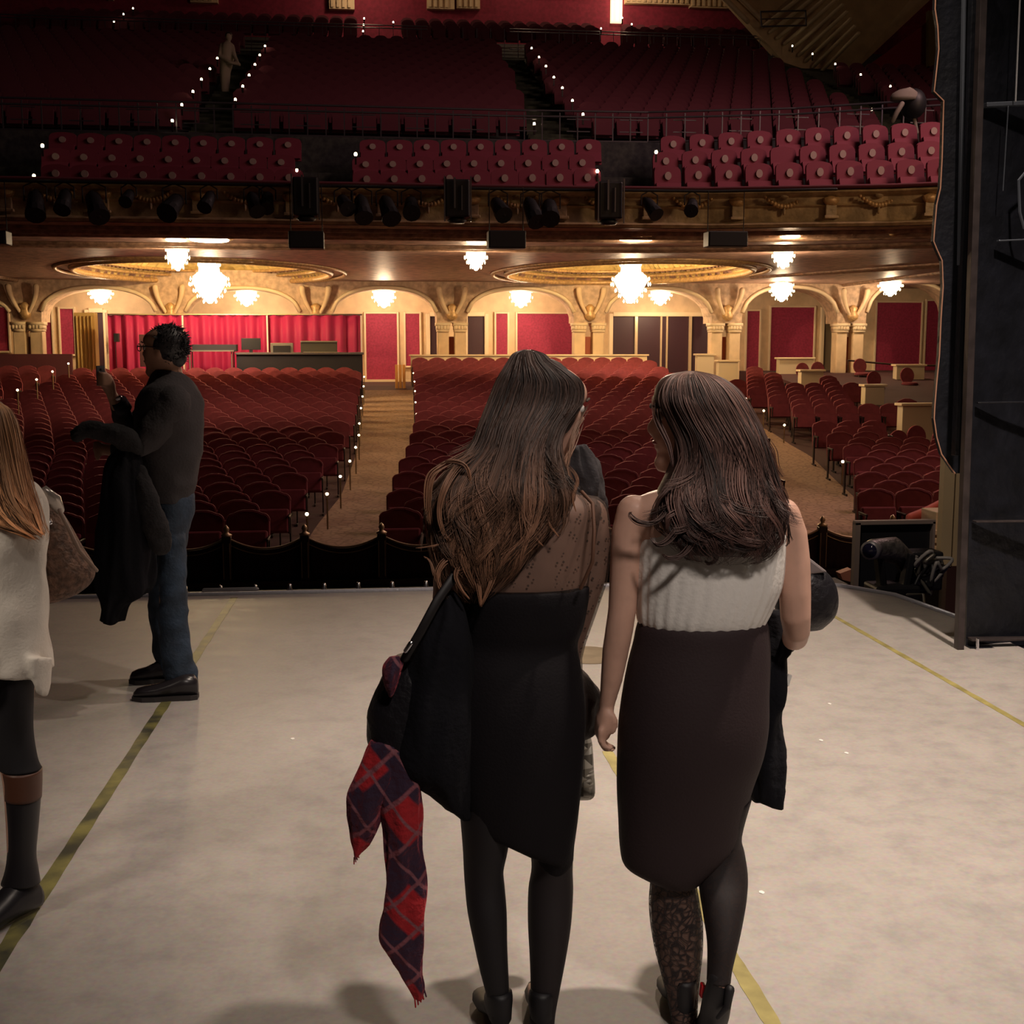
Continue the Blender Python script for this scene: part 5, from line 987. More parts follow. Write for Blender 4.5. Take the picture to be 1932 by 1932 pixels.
s = MB(); garment(s, [(735, 1240, 752, 1238, 2.725, .01), (724, 1256, 760, 1250, 2.722, .02), (722, 1276, 755, 1272, 2.718, .024), (726, 1296, 748, 1296, 2.716, .018), (734, 1314, 740, 1315, 2.715, .005)], 4, 24, ff); s.build('tucked_fold', PL, r, True)
s = MB(); [s.tube([P(782+k*4, 1880-k*5, 2.73), P(784+k*5, 1900-k*5, 2.73)], .002, 5) for k in range(5)]; [s.tube([P(668+k*2, 1618-k*3, 2.73), P(668+k*3, 1630-k*4, 2.73)], .0015, 5) for k in range(4)]; s.build('fringe', PL, r, True)
def quilt():
    m = M('quilted_silver', (.30, .28, .24), .35, metal=.3); nt = m.node_tree; b = bsdf(m); tc = [n for n in nt.nodes if n.type == 'TEX_COORD'][0]; v = nt.nodes.new('ShaderNodeTexVoronoi'); v.inputs['Scale'].default_value = 26; v.distance = 'MANHATTAN'
    bp = nt.nodes.new('ShaderNodeBump'); bp.inputs['Strength'].default_value = 1; bp.inputs['Distance'].default_value = .02; bp.invert = True; nt.links.new(tc.outputs['Object'], v.inputs['Vector']); nt.links.new(v.outputs['Distance'], bp.inputs['Height']); nt.links.new(bp.outputs['Normal'], b.inputs['Normal']); return m
r = empty('quilted_purse', P(1090, 1505, 3.06), 'silver grey quilted purse held low between the two women', 'purse')
s = MB(); garment(s, [(1050, 1380, 1112, 1384, 3.06, .02), (1044, 1400, 1117, 1402, 3.06, .03), (1042, 1450, 1120, 1452, 3.06, .035), (1044, 1490, 1122, 1494, 3.06, .033), (1052, 1505, 1116, 1506, 3.06, .018)], 4, 32, sq=.7); s.build('purse_body', quilt(), r, True)
s = MB(); s.tube([P(1056, 1384, 3.06), P(1066, 1366, 3.07), P(1092, 1364, 3.08), P(1108, 1386, 3.06)], .004, 6); s.build('chain', ch, r, True)
r = empty('folded_jacket', P(1090, 1388, 3.02), 'dark jacket bunched in front of the black dress at its right hip', 'jacket')
s = MB(); garment(s, [(1050, 1222, 1084, 1232, 3.0, .05), (1045, 1258, 1099, 1262, 3.01, .065), (1045, 1290, 1117, 1294, 3.01, .07), (1045, 1312, 1130, 1316, 3.01, .07), (1050, 1345, 1128, 1348, 3.01, .06), (1056, 1375, 1119, 1380, 3.0, .045), (1066, 1390, 1104, 1392, 3.0, .02)], 4, 36, lambda t, y: .04*math.sin(5*t+y*.02)); s.crumple(.010, 18, 12); s.build('cloth', M('brown_black_cloth', (.02, .012, .011), .8, bump=.3), r, True)
# ================= woman in white top and black skirt (right of the pair)
YC = 2.86
f0 = G(1310, 1962); W2 = empty('person', (f0.x, f0.y, 0), 'woman in a white sleeveless top, black pencil skirt and lace stockings', 'person'); O2 = W2.location
b = MB(); H2 = head(b, P(1304, 797, 2.90), (-.985, .17, 0), .06, 1.0, 1.05)
b.tube([P(1325, 850, 2.91), P(1335, 905, 2.88), P(1335, 950, 2.86)], [.052, .05, .065], 16)
garment(b, [(1275, 918, 1395, 915, 2.86, .055), (1225, 930, 1440, 928, 2.86, .078), (1190, 950, 1478, 948, 2.86, .092), (1185, 985, 1486, 985, 2.86, .102), (1206, 1030, 1474, 1030, 2.86, .105), (1215, 1080, 1465, 1080, 2.86, .105), (1218, 1150, 1440, 1150, 2.86, .095), (1215, 1195, 1435, 1195, 2.86, .092), (1200, 1280, 1438, 1280, 2.86, .11), (1185, 1380, 1435, 1380, 2.86, .125), (1185, 1480, 1410, 1480, 2.86, .11)], 3, 36)
b.tube([P(1196, 966, 2.86), P(1183, 1010, 2.86), P(1178, 1080, 2.855), P(1174, 1150, 2.85), P(1168, 1190, 2.85), P(1161, 1230, 2.855), P(1154, 1280, 2.86), P(1146, 1325, 2.865), P(1143, 1345, 2.87)], [.042, .038, .0355, .034, .0335, .032, .027, .0195, .018], 18)
# hand: palm edge-on, fingers curled towards her leg, thumb along the inside
b.tube([P(1144, 1342, 2.868), P(1141, 1358, 2.872), P(1137, 1380, 2.875)], [.019, .023, .021], 14, 1.55)
for k, Yk in enumerate((2.842, 2.862, 2.882, 2.901)):
    ex = [-1, 4, 3, -4][k]; finger(b, [P(1133, 1378, Yk), P(1132+k, 1398+ex*.5, Yk), P(1140+k*2, 1410+ex, Yk), P(1153+k*2, 1413+ex*.6, Yk-.002)], .0085)
finger(b, [P(1152, 1345, 2.85), P(1160, 1358, 2.842), P(1160, 1371, 2.842), P(1157, 1381, 2.843)], .0088)
b.tube([P(1476, 972, 2.86), P(1492, 1010, 2.86), P(1499, 1060, 2.855), P(1500, 1120, 2.85), P(1501, 1165, 2.85), P(1503, 1190, 2.865), P(1500, 1203, 2.91), P(1492, 1208, 3.0), P(1486, 1210, 3.09)], [.043, .04, .038, .0385, .037, .033, .032, .026, .020], 18)
for k in range(4): finger(b, [P(1484-k, 1200+k*8, 3.13), P(1486-k, 1196+k*9, 3.16), P(1492, 1190+k*9, 3.175), P(1500, 1188+k*9, 3.165)], .0085)
finger(b, [P(1480, 1202, 3.11), P(1474, 1192, 3.13), P(1472, 1182, 3.14)]); b.ball(P(1484, 1210, 3.12), (.024, .035, .030), 12, 8)
l2 = [(1560, 1200, 1318, 2.86, .085), (1620, 1218, 1316, 2.86, .068), (1660, 1227, 1313, 2.86, .056), (1700, 1225, 1319, 2.86, .058), (1740, 1227, 1325, 2.855, .060), (1790, 1235, 1325, 2.845, .055), (1840, 1248, 1320, 2.83, .044), (1890, 1260, 1316, 2.82, .034), (1935, 1268, 1316, 2.81, .030), (1950, 1270, 1314, 2.81, .030)]
r2 = [(1500, 1310, 1415, 2.86, .085), (1570, 1315, 1397, 2.86, .072), (1605, 1317, 1403, 2.85, .062), (1645, 1317, 1409, 2.83, .06), (1685, 1321, 1408, 2.80, .058), (1730, 1328, 1401, 2.77, .052), (1780, 1335, 1391, 2.74, .042), (1825, 1335, 1381, 2.72, .033), (1850, 1334, 1378, 2.71, .030)]
for L_ in (l2, r2): garment(b, g4(shrink(L_, .035), 0, 0), 3, 20)
a = P(1292, 1950, 2.81); b.tube([Vector((a.x, a.y, max(.07, a.z))), Vector((a.x, a.y+.09, .05)), Vector((a.x, a.y+.17, .028))], [.022, .024, .014], 12, .8)
b.tube([P(1356, 1850, 2.71), P(1352, 1885, 2.725), P(1345, 1910, 2.80)], [.029, .032, .026], 12)
b.build('body', SKIN, W2, remesh=.0058, smit=3); eyes(H2, W2, O2)
WT = M('white_crepe', (.80, .77, .73), .7, bump=.1, bscale=90)
fw = lambda t, y: (.004+.012*max(0, (y-1010)/190))*(.6*math.sin(34*t+.02*y)+.4*math.sin(21*t+2-.014*y))*(1 if y < 1196 else .6)
s = MB(); garment(s, [(1240, 928, 1430, 926, 2.86, .072), (1212, 945, 1460, 940, 2.86, .094), (1204, 975, 1476, 970, 2.86, .108), (1201, 1010, 1481, 1005, 2.86, .114), (1200, 1060, 1479, 1055, 2.86, .118), (1200, 1110, 1472, 1105, 2.86, .118), (1201, 1150, 1456, 1145, 2.86, .114), (1204, 1172, 1446, 1166, 2.86, .108), (1212, 1184, 1438, 1180, 2.86, .100)], 5, 220, fw); s.build('top', WT, W2, True)
s = MB(); fs_ = lambda t, y: .006*math.sin(4*t+y*.012)
garment(s, [(1207, 1170, 1443, 1166, 2.86, .103), (1202, 1184, 1447, 1180, 2.86, .112), (1196, 1215, 1450, 1212, 2.86, .118), (1186, 1255, 1450, 1250, 2.86, .128), (1176, 1310, 1447, 1305, 2.86, .142), (1168, 1370, 1446, 1365, 2.86, .150), (1165, 1430, 1437, 1420, 2.86, .145), (1164, 1490, 1418, 1480, 2.86, .128), (1167, 1550, 1405, 1530, 2.86, .115), (1170, 1600, 1398, 1565, 2.86, .108), (1178, 1632, 1388, 1590, 2.86, .100), (1205, 1650, 1352, 1625, 2.86, .090), (1235, 1662, 1318, 1656, 2.86, .075)], 5, 64, fs_)
s.build('skirt', SKIRT, W2, remesh=.007, smit=3)
LACE = sheer('lace_stocking', (.012, .007, .008), .52, 0, 60, True); vv = [n for n in LACE.node_tree.nodes if n.type == 'TEX_VORONOI'][0]
s = MB(); garment(s, g4(l2, 0, 0), 4, 28); s.build('stocking', LACE, W2, True, label='sheer black lace stocking')
LACE2 = sheer('lace_stocking_dark', (.012, .007, .008), .88, 0, 42, True)
s = MB(); garment(s, g4(r2, 0, 0), 4, 28); s.build('stocking', LACE2, W2, True)
heel(W2, 1290, 1955, 2.81, .06, .05)
s = MB(); c = P(1354, 1850, 2.71); s.tube([P(1356, 1846, 2.705), P(1354, 1880, 2.705), P(1348, 1915, 2.74), P(1340, 1938, 2.80), P(1336, 1945, 2.86)], [.026, .036, .037, .04, .025], 16, .8); s.build('shoe', SHOE, W2, True)
s = MB(); s.tube([P(1377, 1868, 2.68), P(1372, 1900, 2.67), P(1355, 1920, 2.67)], [.012, .009, .006], 8); s.build('heel', SHOE, W2, True)
s = MB(); s.box(P(1325, 1868, 2.74), (.010, .02, .034), 0, 0, .1); s.build('heel_lining', M('bright_red', (.75, .01, .02), .4), W2, label='bright red sliver of shoe lining', bevel=.003)
HM2 = hair_mat('hair_brown', (.095, .054, .044), (.060, .032, .026), (.050, .024, .020))
rows = [(1296, 700, 1312, 700, 2.90, .02), (1254, 709, 1350, 709, 2.89, .07), (1234, 730, 1382, 728, 2.885, .095), (1230, 757, 1405, 755, 2.88, .108), (1246, 790, 1424, 790, 2.875, .112), (1262, 825, 1440, 825, 2.865, .115), (1262, 860, 1452, 860, 2.86, .118), (1250, 895, 1462, 895, 2.85, .12), (1232, 930, 1472, 930, 2.835, .125), (1226, 965, 1480, 965, 2.82, .125), (1232, 1000, 1476, 1000, 2.81, .12), (1250, 1030, 1464, 1030, 2.80, .11), (1275, 1055, 1440, 1055, 2.795, .085), (1305, 1068, 1410, 1066, 2.79, .05)]
cr2 = [([(1260, 960, 2.73), (1235, 985, 2.71), (1205, 985, 2.71), (1188, 972, 2.72), (1190, 966, 2.72)], .007, .4), ([(1290, 985, 2.70), (1262, 1020, 2.69), (1240, 1028, 2.69), (1228, 1015, 2.70)], .008, .3), ([(1320, 1010, 2.69), (1290, 1048, 2.68), (1264, 1054, 2.68), (1250, 1046, 2.69)], .009, .35), ([(1350, 1010, 2.71), (1352, 1050, 2.70), (1340, 1064, 2.705), (1330, 1058, 2.71)], .006, .5), ([(1430, 1000, 2.70), (1446, 1030, 2.69), (1440, 1048, 2.69), (1430, 1050, 2.70)], .006, .5),
       ([(1440, 950, 2.73), (1465, 985, 2.72), (1484, 985, 2.73), (1482, 972, 2.73)], .006, .5), ([(1400, 960, 2.70), (1420, 985, 2.69), (1445, 990, 2.69), (1458, 980, 2.70)], .006, .6), ([(1430, 820, 2.78), (1455, 850, 2.78), (1464, 880, 2.79), (1478, 900, 2.80)], .006, .8), ([(1436, 860, 2.76), (1452, 900, 2.75), (1478, 925, 2.76), (1488, 950, 2.77)], .006, .8), ([(1280, 900, 2.75), (1255, 930, 2.73), (1240, 950, 2.73), (1232, 985, 2.73)], .007, .4), ([(1300, 930, 2.73), (1285, 960, 2.71), (1262, 975, 2.70), (1258, 1000, 2.70)], .007, .6), ([(1350, 940, 2.72), (1330, 970, 2.70), (1310, 985, 2.69), (1318, 1015, 2.69)], .006, .8), ([(1238, 745, 2.86), (1240, 790, 2.83), (1262, 840, 2.80), (1270, 880, 2.78)], .006, .9)]
cr2 = [([(a_, b_, c_+.03) for a_, b_, c_ in p_], r_, g_) for p_, r_, g_ in cr2]
hair(W2, rows, HM2, 700, 420, .17, 1.3, 11, curls=cr2, front=(R(112), R(215)), endj=.14, push=.05)
s = MB(); s.ball(H2(-.005, -.01, .015), (.083, .083, .104), 20, 14); s.build('hair_crown', M('hair_under', (.05, .025, .02), .5), W2, True)
# what she carries in front
r = empty('carried_coat', P(1440, 1510, 2.98), 'black coat hanging from the bent arm of the white-top woman', 'coat')
s = MB(); garment(s, [(1435, 1150, 1478, 1150, 3.0, .03), (1425, 1185, 1492, 1190, 3.0, .06), (1420, 1215, 1490, 1218, 3.0, .075), (1415, 1240, 1478, 1240, 3.0, .08), (1410, 1290, 1480, 1292, 3.0, .085), (1405, 1325, 1474, 1327, 3.0, .085), (1405, 1345, 1472, 1345, 3.0, .085), (1405, 1400, 1473, 1402, 3.0, .08), (1405, 1460, 1475, 1465, 2.99, .075), (1408, 1500, 1476, 1511, 2.99, .065)], 4, 44, lambda t, y: .05*math.sin(5*t+y*.03)+.02*math.sin(11*t)); s.crumple(.012, 18, 9); s.build('cloth', COAT, r, True)
s = MB(); s.box(P(1486, 1283, 2.95), (.012, .012, .03), .2, 0, .3); s.build('tag', WH, r, bevel=.002, label='white garment tag')
r = empty('round_bag', P(1550, 1190, 3.05), 'black rounded handbag behind the elbow of the white-top woman', 'bag')
s = MB(); garment(s, [(1470, 1068, 1530, 1062, 3.05, .03), (1462, 1080, 1560, 1080, 3.05, .05), (1460, 1110, 1576, 1105, 3.05, .06), (1462, 1140, 1580, 1135, 3.05, .062), (1470, 1168, 1573, 1162, 3.05, .055), (1500, 1188, 1552, 1184, 3.05, .03)], 5, 36); s.build('bag_body', MC['black_leather'], r, True)
s = MB(); s.prism([P(1500, 1052, 3.0), P(1527, 1052, 3.0), P(1563, 1080, 3.0), P(1530, 1084, 3.0), P(1505, 1084, 3.0)], (0, .09, 0)); s.build('flap', M('grey_flap', (.20, .17, .17), .45), r, bevel=.006)
s = MB(); s.tube(spline([tuple(P(*q)) for q in ((1478, 1090, 3.06), (1474, 1140, 3.02), (1480, 1200, 3.0), (1492, 1226, 3.0), (1504, 1205, 3.02), (1500, 1150, 3.05))], 5), .007, 8, .5); s.build('strap', M('strap_black', (.014, .011, .012), .5), r, True)
# ================= man with a phone
f0 = G(325, 1312); MN = empty('person', (f0.x, f0.y, 0), 'man in dark jacket and jeans raising a phone, glasses, grey hair', 'person'); YM = 6.05
JK = M('charcoal_knit', (.04, .034, .037), .85, bump=.2, bscale=80); JN = M('blue_denim', (.022, .04, .07), .8, var=.45, scale=9, bump=.3, bscale=60)
b = MB(); HMN = head(b, P(309, 664, YM), (-.97, .24, 0), .0, 1.02, 1.1)
b.tube([P(318, 690, YM), P(322, 722, YM)], [.058, .065], 16)
b.rings([pring(290, 730, 350, 726, YM, .11, 24), pring(270, 762, 366, 756, YM, .165, 24), pring(266, 830, 368, 825, YM, .15, 24), pring(272, 900, 366, 900, YM, .14, 24), pring(296, 950, 356, 950, YM, .12, 24), pring(306, 1000, 344, 1000, YM, .09, 24)])
b.tube([P(300, 752, YM+.17), P(262, 800, YM+.16), P(236, 796, YM+.12), P(222, 768, YM+.06), P(211, 744, YM+.02)], [.055, .045, .042, .032, .026], 14)
b.tube([P(210, 742, YM), P(205, 728, YM-.01), P(201, 715, YM-.02)], [.026, .034, .03], 12, .7)
for k in range(4): finger(b, [P(201, 722-k*8+6, YM-.04), P(194, 722-k*8+6, YM-.055), P(187, 722-k*8+5, YM-.05), P(184, 722-k*8+5, YM-.025)], .0095)
finger(b, [P(207, 722, YM), P(202, 708, YM+.01), P(197, 698, YM+.0), P(195, 692, YM)], .0105)
b.tube([P(320, 770, YM-.12), P(286, 815, YM-.18), P(252, 845, YM-.2), P(222, 850, YM-.14), P(196, 848, YM-.08)], [.045, .04, .036, .032, .026], 14)
b.ball(P(190, 848, YM-.07), (.04, .02, .032), 12, 8)
for k in range(4): finger(b, [P(186, 842+k*5, YM-.08+.005*k), P(181, 848+k*5, YM-.09), P(184, 856+k*4, YM-.1), P(189, 858+k*3, YM-.1)], .0095)
finger(b, [P(192, 840, YM-.06), P(184, 834, YM-.06), P(178, 836, YM-.06)], .0105)
for (pp, Y) in (([(322, 1000), (318, 1140), (330, 1290)], YM-.08), ([(314, 1000), (306, 1130), (317, 1258)], YM+.17)): b.tube([P(*q, Y) for q in pp], [.05, .045, .035], 14)
b.build('body', SKIN2, MN, remesh=.0095, smit=3); eyes(HMN, MN, MN.location)
s = MB(); garment(s, [(296, 706, 344, 706, YM, .07), (284, 720, 360, 716, YM, .14), (268, 735, 372, 732, YM, .19), (258, 760, 381, 757, YM, .215), (252, 795, 385, 792, YM, .215), (250, 830, 384, 830, YM, .205), (252, 870, 379, 868, YM, .19), (262, 905, 374, 902, YM, .18), (274, 932, 369, 926, YM, .172), (282, 948, 366, 938, YM, .168)], 4, 44, lambda t, y: .01*math.sin(6*t+y*.03)+.01*max(0, (y-900)/40)*math.sin(9*t+y*.2)); s.crumple(.016, 7, 9); s.build('jacket', JK, MN, True)
s = MB(); s.wrinkle([P(300, 752, YM+.17), P(262, 800, YM+.16), P(238, 796, YM+.12), P(226, 772, YM+.07)], [.075, .06, .05, .042], amp=.009); s.build('sleeve', JK, MN, True)
s = MB(); s.wrinkle([P(326, 760, YM-.14), P(292, 812, YM-.19), P(258, 842, YM-.2), P(225, 850, YM-.15)], [.085, .072, .056, .042], 24, amp=.012); s.build('sleeve', JK, MN, True)
s = MB(); garment(s, [(290, 698, 338, 698, YM, .065), (284, 708, 346, 706, YM, .08), (278, 722, 352, 714, YM, .10), (274, 732, 356, 724, YM, .11)], 3, 24); s.build('collar', M('dark_collar', (.03, .012, .018), .8), MN, True)
s = MB(); s.tube([P(232, 772, YM+.07), P(224, 756, YM+.035)], [.044, .038], 14, ends=False); s.build('cuff', M('dark_cuff', (.02, .015, .025), .8), MN, True)
s = MB(); s.tube([P(222, 752, YM+.0), P(226, 750, YM-.01)], .012, 8); s.build('watch', ch, MN, True)
s = MB()
garment(s, [(286, 930, 366, 930, YM, .155), (286, 960, 368, 955, YM, .165), (292, 985, 362, 985, YM, .165), (296, 1015, 354, 1015, YM, .155), (298, 1040, 350, 1040, YM, .13)], 3, 30)
garment(s, [(296, 1010, 354, 1010, YM-.08, .085), (298, 1060, 352, 1060, YM-.09, .085), (300, 1110, 353, 1110, YM-.1, .075), (298, 1150, 355, 1150, YM-.1, .07), (300, 1200, 358, 1200, YM-.1, .068), (306, 1245, 366, 1245, YM-.1, .066), (310, 1275, 374, 1275, YM-.1, .068), (312, 1298, 376, 1296, YM-.1, .068)], 4, 26, lambda t, y: .03*math.sin(3*t+y*.09)+.02*math.sin(y*.21))
garment(s, [(290, 1010, 344, 1010, YM+.08, .085), (285, 1060, 334, 1060, YM+.12, .08), (281, 1110, 330, 1110, YM+.15, .075), (279, 1150, 328, 1150, YM+.16, .07), (286, 1200, 332, 1200, YM+.17, .066), (294, 1250, 336, 1250, YM+.18, .062), (298, 1272, 338, 1272, YM+.18, .062)], 4, 26, lambda t, y: .03*math.sin(3*t+y*.08))
s.crumple(.010, 9, 22); s.build('jeans', JN, MN, remesh=.012, smit=2)
BS = M('black_leather_shoe', (.02, .017, .02), .28)
for (xh, xt, yy, Y) in ((372, 256, 1322, 5.9), (322, 249, 1290, 6.22)):
    A = G(xh, yy); B = G(xt, yy-6); A.y = B.y = (A.y+B.y)/2; s = MB(); rs = []
    for u, w, h in ((0, .025, .07), (.06, .04, .10), (.25, .043, .105), (.42, .045, .08), (.62, .052, .06), (.82, .05, .05), (.95, .035, .038), (1, .015, .02)):
        c = A.lerp(B, u); rs.append([c+Vector((0, w*math.cos(2*pi*j/14), .018+h/2+h/2*math.sin(2*pi*j/14))) for j in range(14)])
    s.rings(rs); o = s.build('shoe', BS, MN, True)
    s = MB(); rs = []
    for u, w in ((0, .03), (.1, .043), (.4, .044), (.65, .054), (.85, .05), (1.02, .02)): c = A.lerp(B, u); rs.append([c+Vector((0, w, 0)), c+Vector((0, -w, 0)), c+Vector((0, -w, .022)), c+Vector((0, w, .022))])
    s.rings(rs); s.build('sole', M('rubber_sole', (.03, .025, .025), .7), o, off=MN.location)
s = MB(); rnd = random.Random(5); hp = HMN
s.ball(hp(0, -.024, .032), (.086, .088, .096), 24, 16); s.ball(hp(0, -.046, -.025), (.062, .045, .055), 16, 10)
for k in range(1500):
    u = rnd.uniform(-1, 1); ph = rnd.uniform(0, 2*pi); d = Vector((math.sqrt(1-u*u)*math.cos(ph), math.sqrt(1-u*u)*math.sin(ph), u))
    if d.z < -.1 and d.x*-.97 > .2: continue
    if d.x < -.55 and d.z < .45: continue
    q = hp(0, -.022, .03); p0 = q+Vector((d.x*.090, d.y*.080, d.z*.092)); t = Vector((rnd.gauss(.3, .5), rnd.gauss(0, .5), rnd.gauss(.1, .4))); s.tube([p0-d*.004, p0+d*.005+t*.008, p0+d*.004+t*.02], [.003, .0026, .0008], 4, ends=False)
s.build('hair', M('salt_pepper_hair', (.055, .047, .048), .5, col2=(.012, .010, .014), scale=55), MN, True)
s = MB()
for sx in (-1, 1):
    q = [hp(sx*.032+.022*math.cos(a), .104, .02+.017*math.sin(a)) for a in [i*pi/8 for i in range(17)]]; s.tube(q, .0022, 6, ends=False); s.tube([hp(sx*.054, .102, .026), hp(sx*.078, .05, .026), hp(sx*.078, .0, .02)], .0028, 6)
s.tube([hp(-.01, .106, .024), hp(.01, .106, .024)], .0022, 6); s.build('glasses', M('tortoise_frame', (.03, .015, .01), .3), MN, True)
a, q = P(181, 690, YM-.03), P(199, 728, YM-.03); r = empty('phone', q, 'small phone held up by the man with lit metallic back', 'phone')
s = MB(); s.box(((a.x+q.x)/2, YM-.03, (a.z+q.z)/2), (q.x-a.x, .012, a.z-q.z), .35); s.build('case', M('phone_metal', (.30, .33, .40), .25, .7), r, bevel=.004)
s = MB(); s.ball(((a.x+q.x)/2+.004, YM-.04, a.z-.018), (.006, .004, .006), 8, 6); s.build('camera_lens', BLAMP, r, True)
r = empty('carried_coat', P(230, 1170, 5.8), "long dark coat hanging from the photographing man's forearm", 'coat')
s = MB(); garment(s, [(222, 842, 262, 842, 5.83, .06), (204, 868, 268, 868, 5.82, .085), (194, 905, 268, 905, 5.81, .095), (189, 950, 278, 950, 5.80, .10), (186, 1000, 290, 1000, 5.80, .105), (182, 1050, 294, 1050, 5.80, .105), (180, 1085, 292, 1085, 5.80, .10), (183, 1110, 286, 1108, 5.80, .095), (187, 1128, 270, 1124, 5.80, .09), (188, 1150, 246, 1142, 5.80, .07), (188, 1174, 237, 1172, 5.80, .06)], 4, 50, lambda t, y: .09*math.sin(6*t+y*.012)+.04*math.sin(13*t+1)); s.crumple(.02, 11, 4); s.build('cloth', COAT, r, True)
s = MB(); s.wrinkle([P(262, 890, 5.78), P(278, 945, 5.74), P(292, 992, 5.73), P(304, 1026, 5.73)], [.035, .055, .058, .05], 24, .6, amp=.012); s.build('coat_sleeve', M('coat_grey_black', (.013, .011, .013), .9, bump=.3, bscale=60), r, True)
s = MB(); s.wrinkle([P(258, 842, 5.80), P(232, 826, 5.78), P(200, 816, 5.77), P(165, 812, 5.77), P(147, 820, 5.77)], [.04, .052, .048, .045, .034], 24, .8, amp=.014); s.build('coat_hood', MC['coat_grey_black'], r, True)
# ================= woman at the left edge in a white sweater
f0 = G(20, 1690); W3 = empty('person', (f0.x, f0.y, 0), 'woman in white sweater and tall boots cut off by the left edge', 'person'); Y3 = 3.62
b = MB(); H3 = head(b, P(-32, 828, Y3+.02), (-.3, .95, 0), 0, 1.0); b.tube([P(-20, 880, Y3), P(-15, 920, Y3)], [.05, .06], 14)
garment(b, [(-60, 905, 30, 905, Y3, .05), (-105, 930, 54, 930, Y3, .07), (-112, 960, 66, 960, Y3, .08), (-112, 1050, 76, 1050, Y3, .10), (-100, 1120, 66, 1120, Y3, .085), (-95, 1200, 60, 1200, Y3, .085), (-80, 1240, 50, 1240, Y3+.02, .07)], 3, 28)
l3 = [(1262, 8, 70, Y3, .07), (1320, 0, 62, Y3, .068), (1380, -6, 60, Y3, .06), (1430, -4, 66, Y3, .05), (1480, 6, 72, Y3, .05), (1560, 12, 68, Y3, .045), (1640, 14, 62, Y3, .035)]
garment(b, g4(l3, 0, 0), 3, 20); garment(b, g4([(y-12, a-95, c-95, Y+.22, ry) for y, a, c, Y, ry in l3], 0, 0), 3, 20)
b.tube([P(-105, 960, Y3), P(-118, 1080, Y3), P(-112, 1180, Y3+.05)], [.04, .034, .025], 12); b.tube([P(50, 960, Y3), P(54, 1080, Y3+.06), P(30, 1130, Y3+.2)], [.032, .03, .025], 12)
for k in range(4): finger(b, [P(-112+k*4, 1190, Y3+.06), P(-110+k*4, 1215, Y3+.07), P(-108+k*4, 1230, Y3+.08)], .0085); finger(b, [P(24, 1136+k*6, Y3+.22), P(12, 1138+k*6, Y3+.24), P(4, 1142+k*6, Y3+.23)], .0085)
b.build('body', SKIN, W3, remesh=.0075, smit=3); eyes(H3, W3, W3.location)
KN = M('white_knit', (.74, .69, .62), .85, bump=.12, bscale=120)
fk = lambda t, y: .03*math.sin(4*t+y*.025)+.015*math.sin(7*t-y*.02)
s = MB(); garment(s, [(-70, 893, 45, 893, Y3, .075), (-108, 912, 68, 912, Y3, .10), (-122, 945, 84, 945, Y3, .115), (-124, 990, 88, 990, Y3, .125), (-122, 1050, 88, 1050, Y3, .13), (-120, 1110, 91, 1110, Y3, .135), (-120, 1170, 94, 1170, Y3, .14), (-118, 1230, 98, 1230, Y3, .145), (-116, 1260, 97, 1262, Y3, .145)], 4, 60, fk); s.crumple(.014, 8, 7); SW = s
def hem(u, v):
    px = lerp(54, 97, u); bot = interp(u, [(0, 1258), (.2, 1285), (.45, 1310), (.85, 1316), (1, 1298)]); return P(px-6*v*u, lerp(1240, bot, v), Y3-.148*math.sqrt(max(.02, 1-((px+10)/112)**2)))
SW.sheet(hem, 14, 8, .018)
SW.sheet(lambda u, v: P(lerp(-110, 20, u), lerp(1240, lerp(1300, 1260, u**2), v), Y3-.10-.05*math.sin(pi*u)), 14, 8, .018); SW.build('sweater', KN, W3, remesh=.0075, smit=4)
s = MB(); s.wrinkle([P(-104, 950, Y3), P(-118, 1080, Y3), P(-113, 1170, Y3+.04)], [.062, .054, .042], 22, amp=.006); s.build('sweater_sleeve', KN, W3, True)
s = MB(); s.wrinkle([P(46, 955, Y3), P(50, 1080, Y3+.06), P(32, 1126, Y3+.18)], [.055, .052, .042], 22, amp=.006); s.build('sweater_sleeve', KN, W3, True)
s = MB(); s.ball(H3(0, -.012, .022), (.086, .088, .103), 20, 14); s.build('hair_crown', M('hair_under_honey', (.20, .10, .05), .6), W3, True)
BL = M('black_legging', (.008, .007, .010), .85)
s = MB(); garment(s, [(-104, 1180, 66, 1180, Y3+.02, .10), (-106, 1230, 70, 1230, Y3+.04, .125), (-104, 1275, 66, 1275, Y3+.06, .12), (-94, 1320, 56, 1320, Y3+.08, .09)], 3, 30); s.build('legging_hips', BL, W3, True)
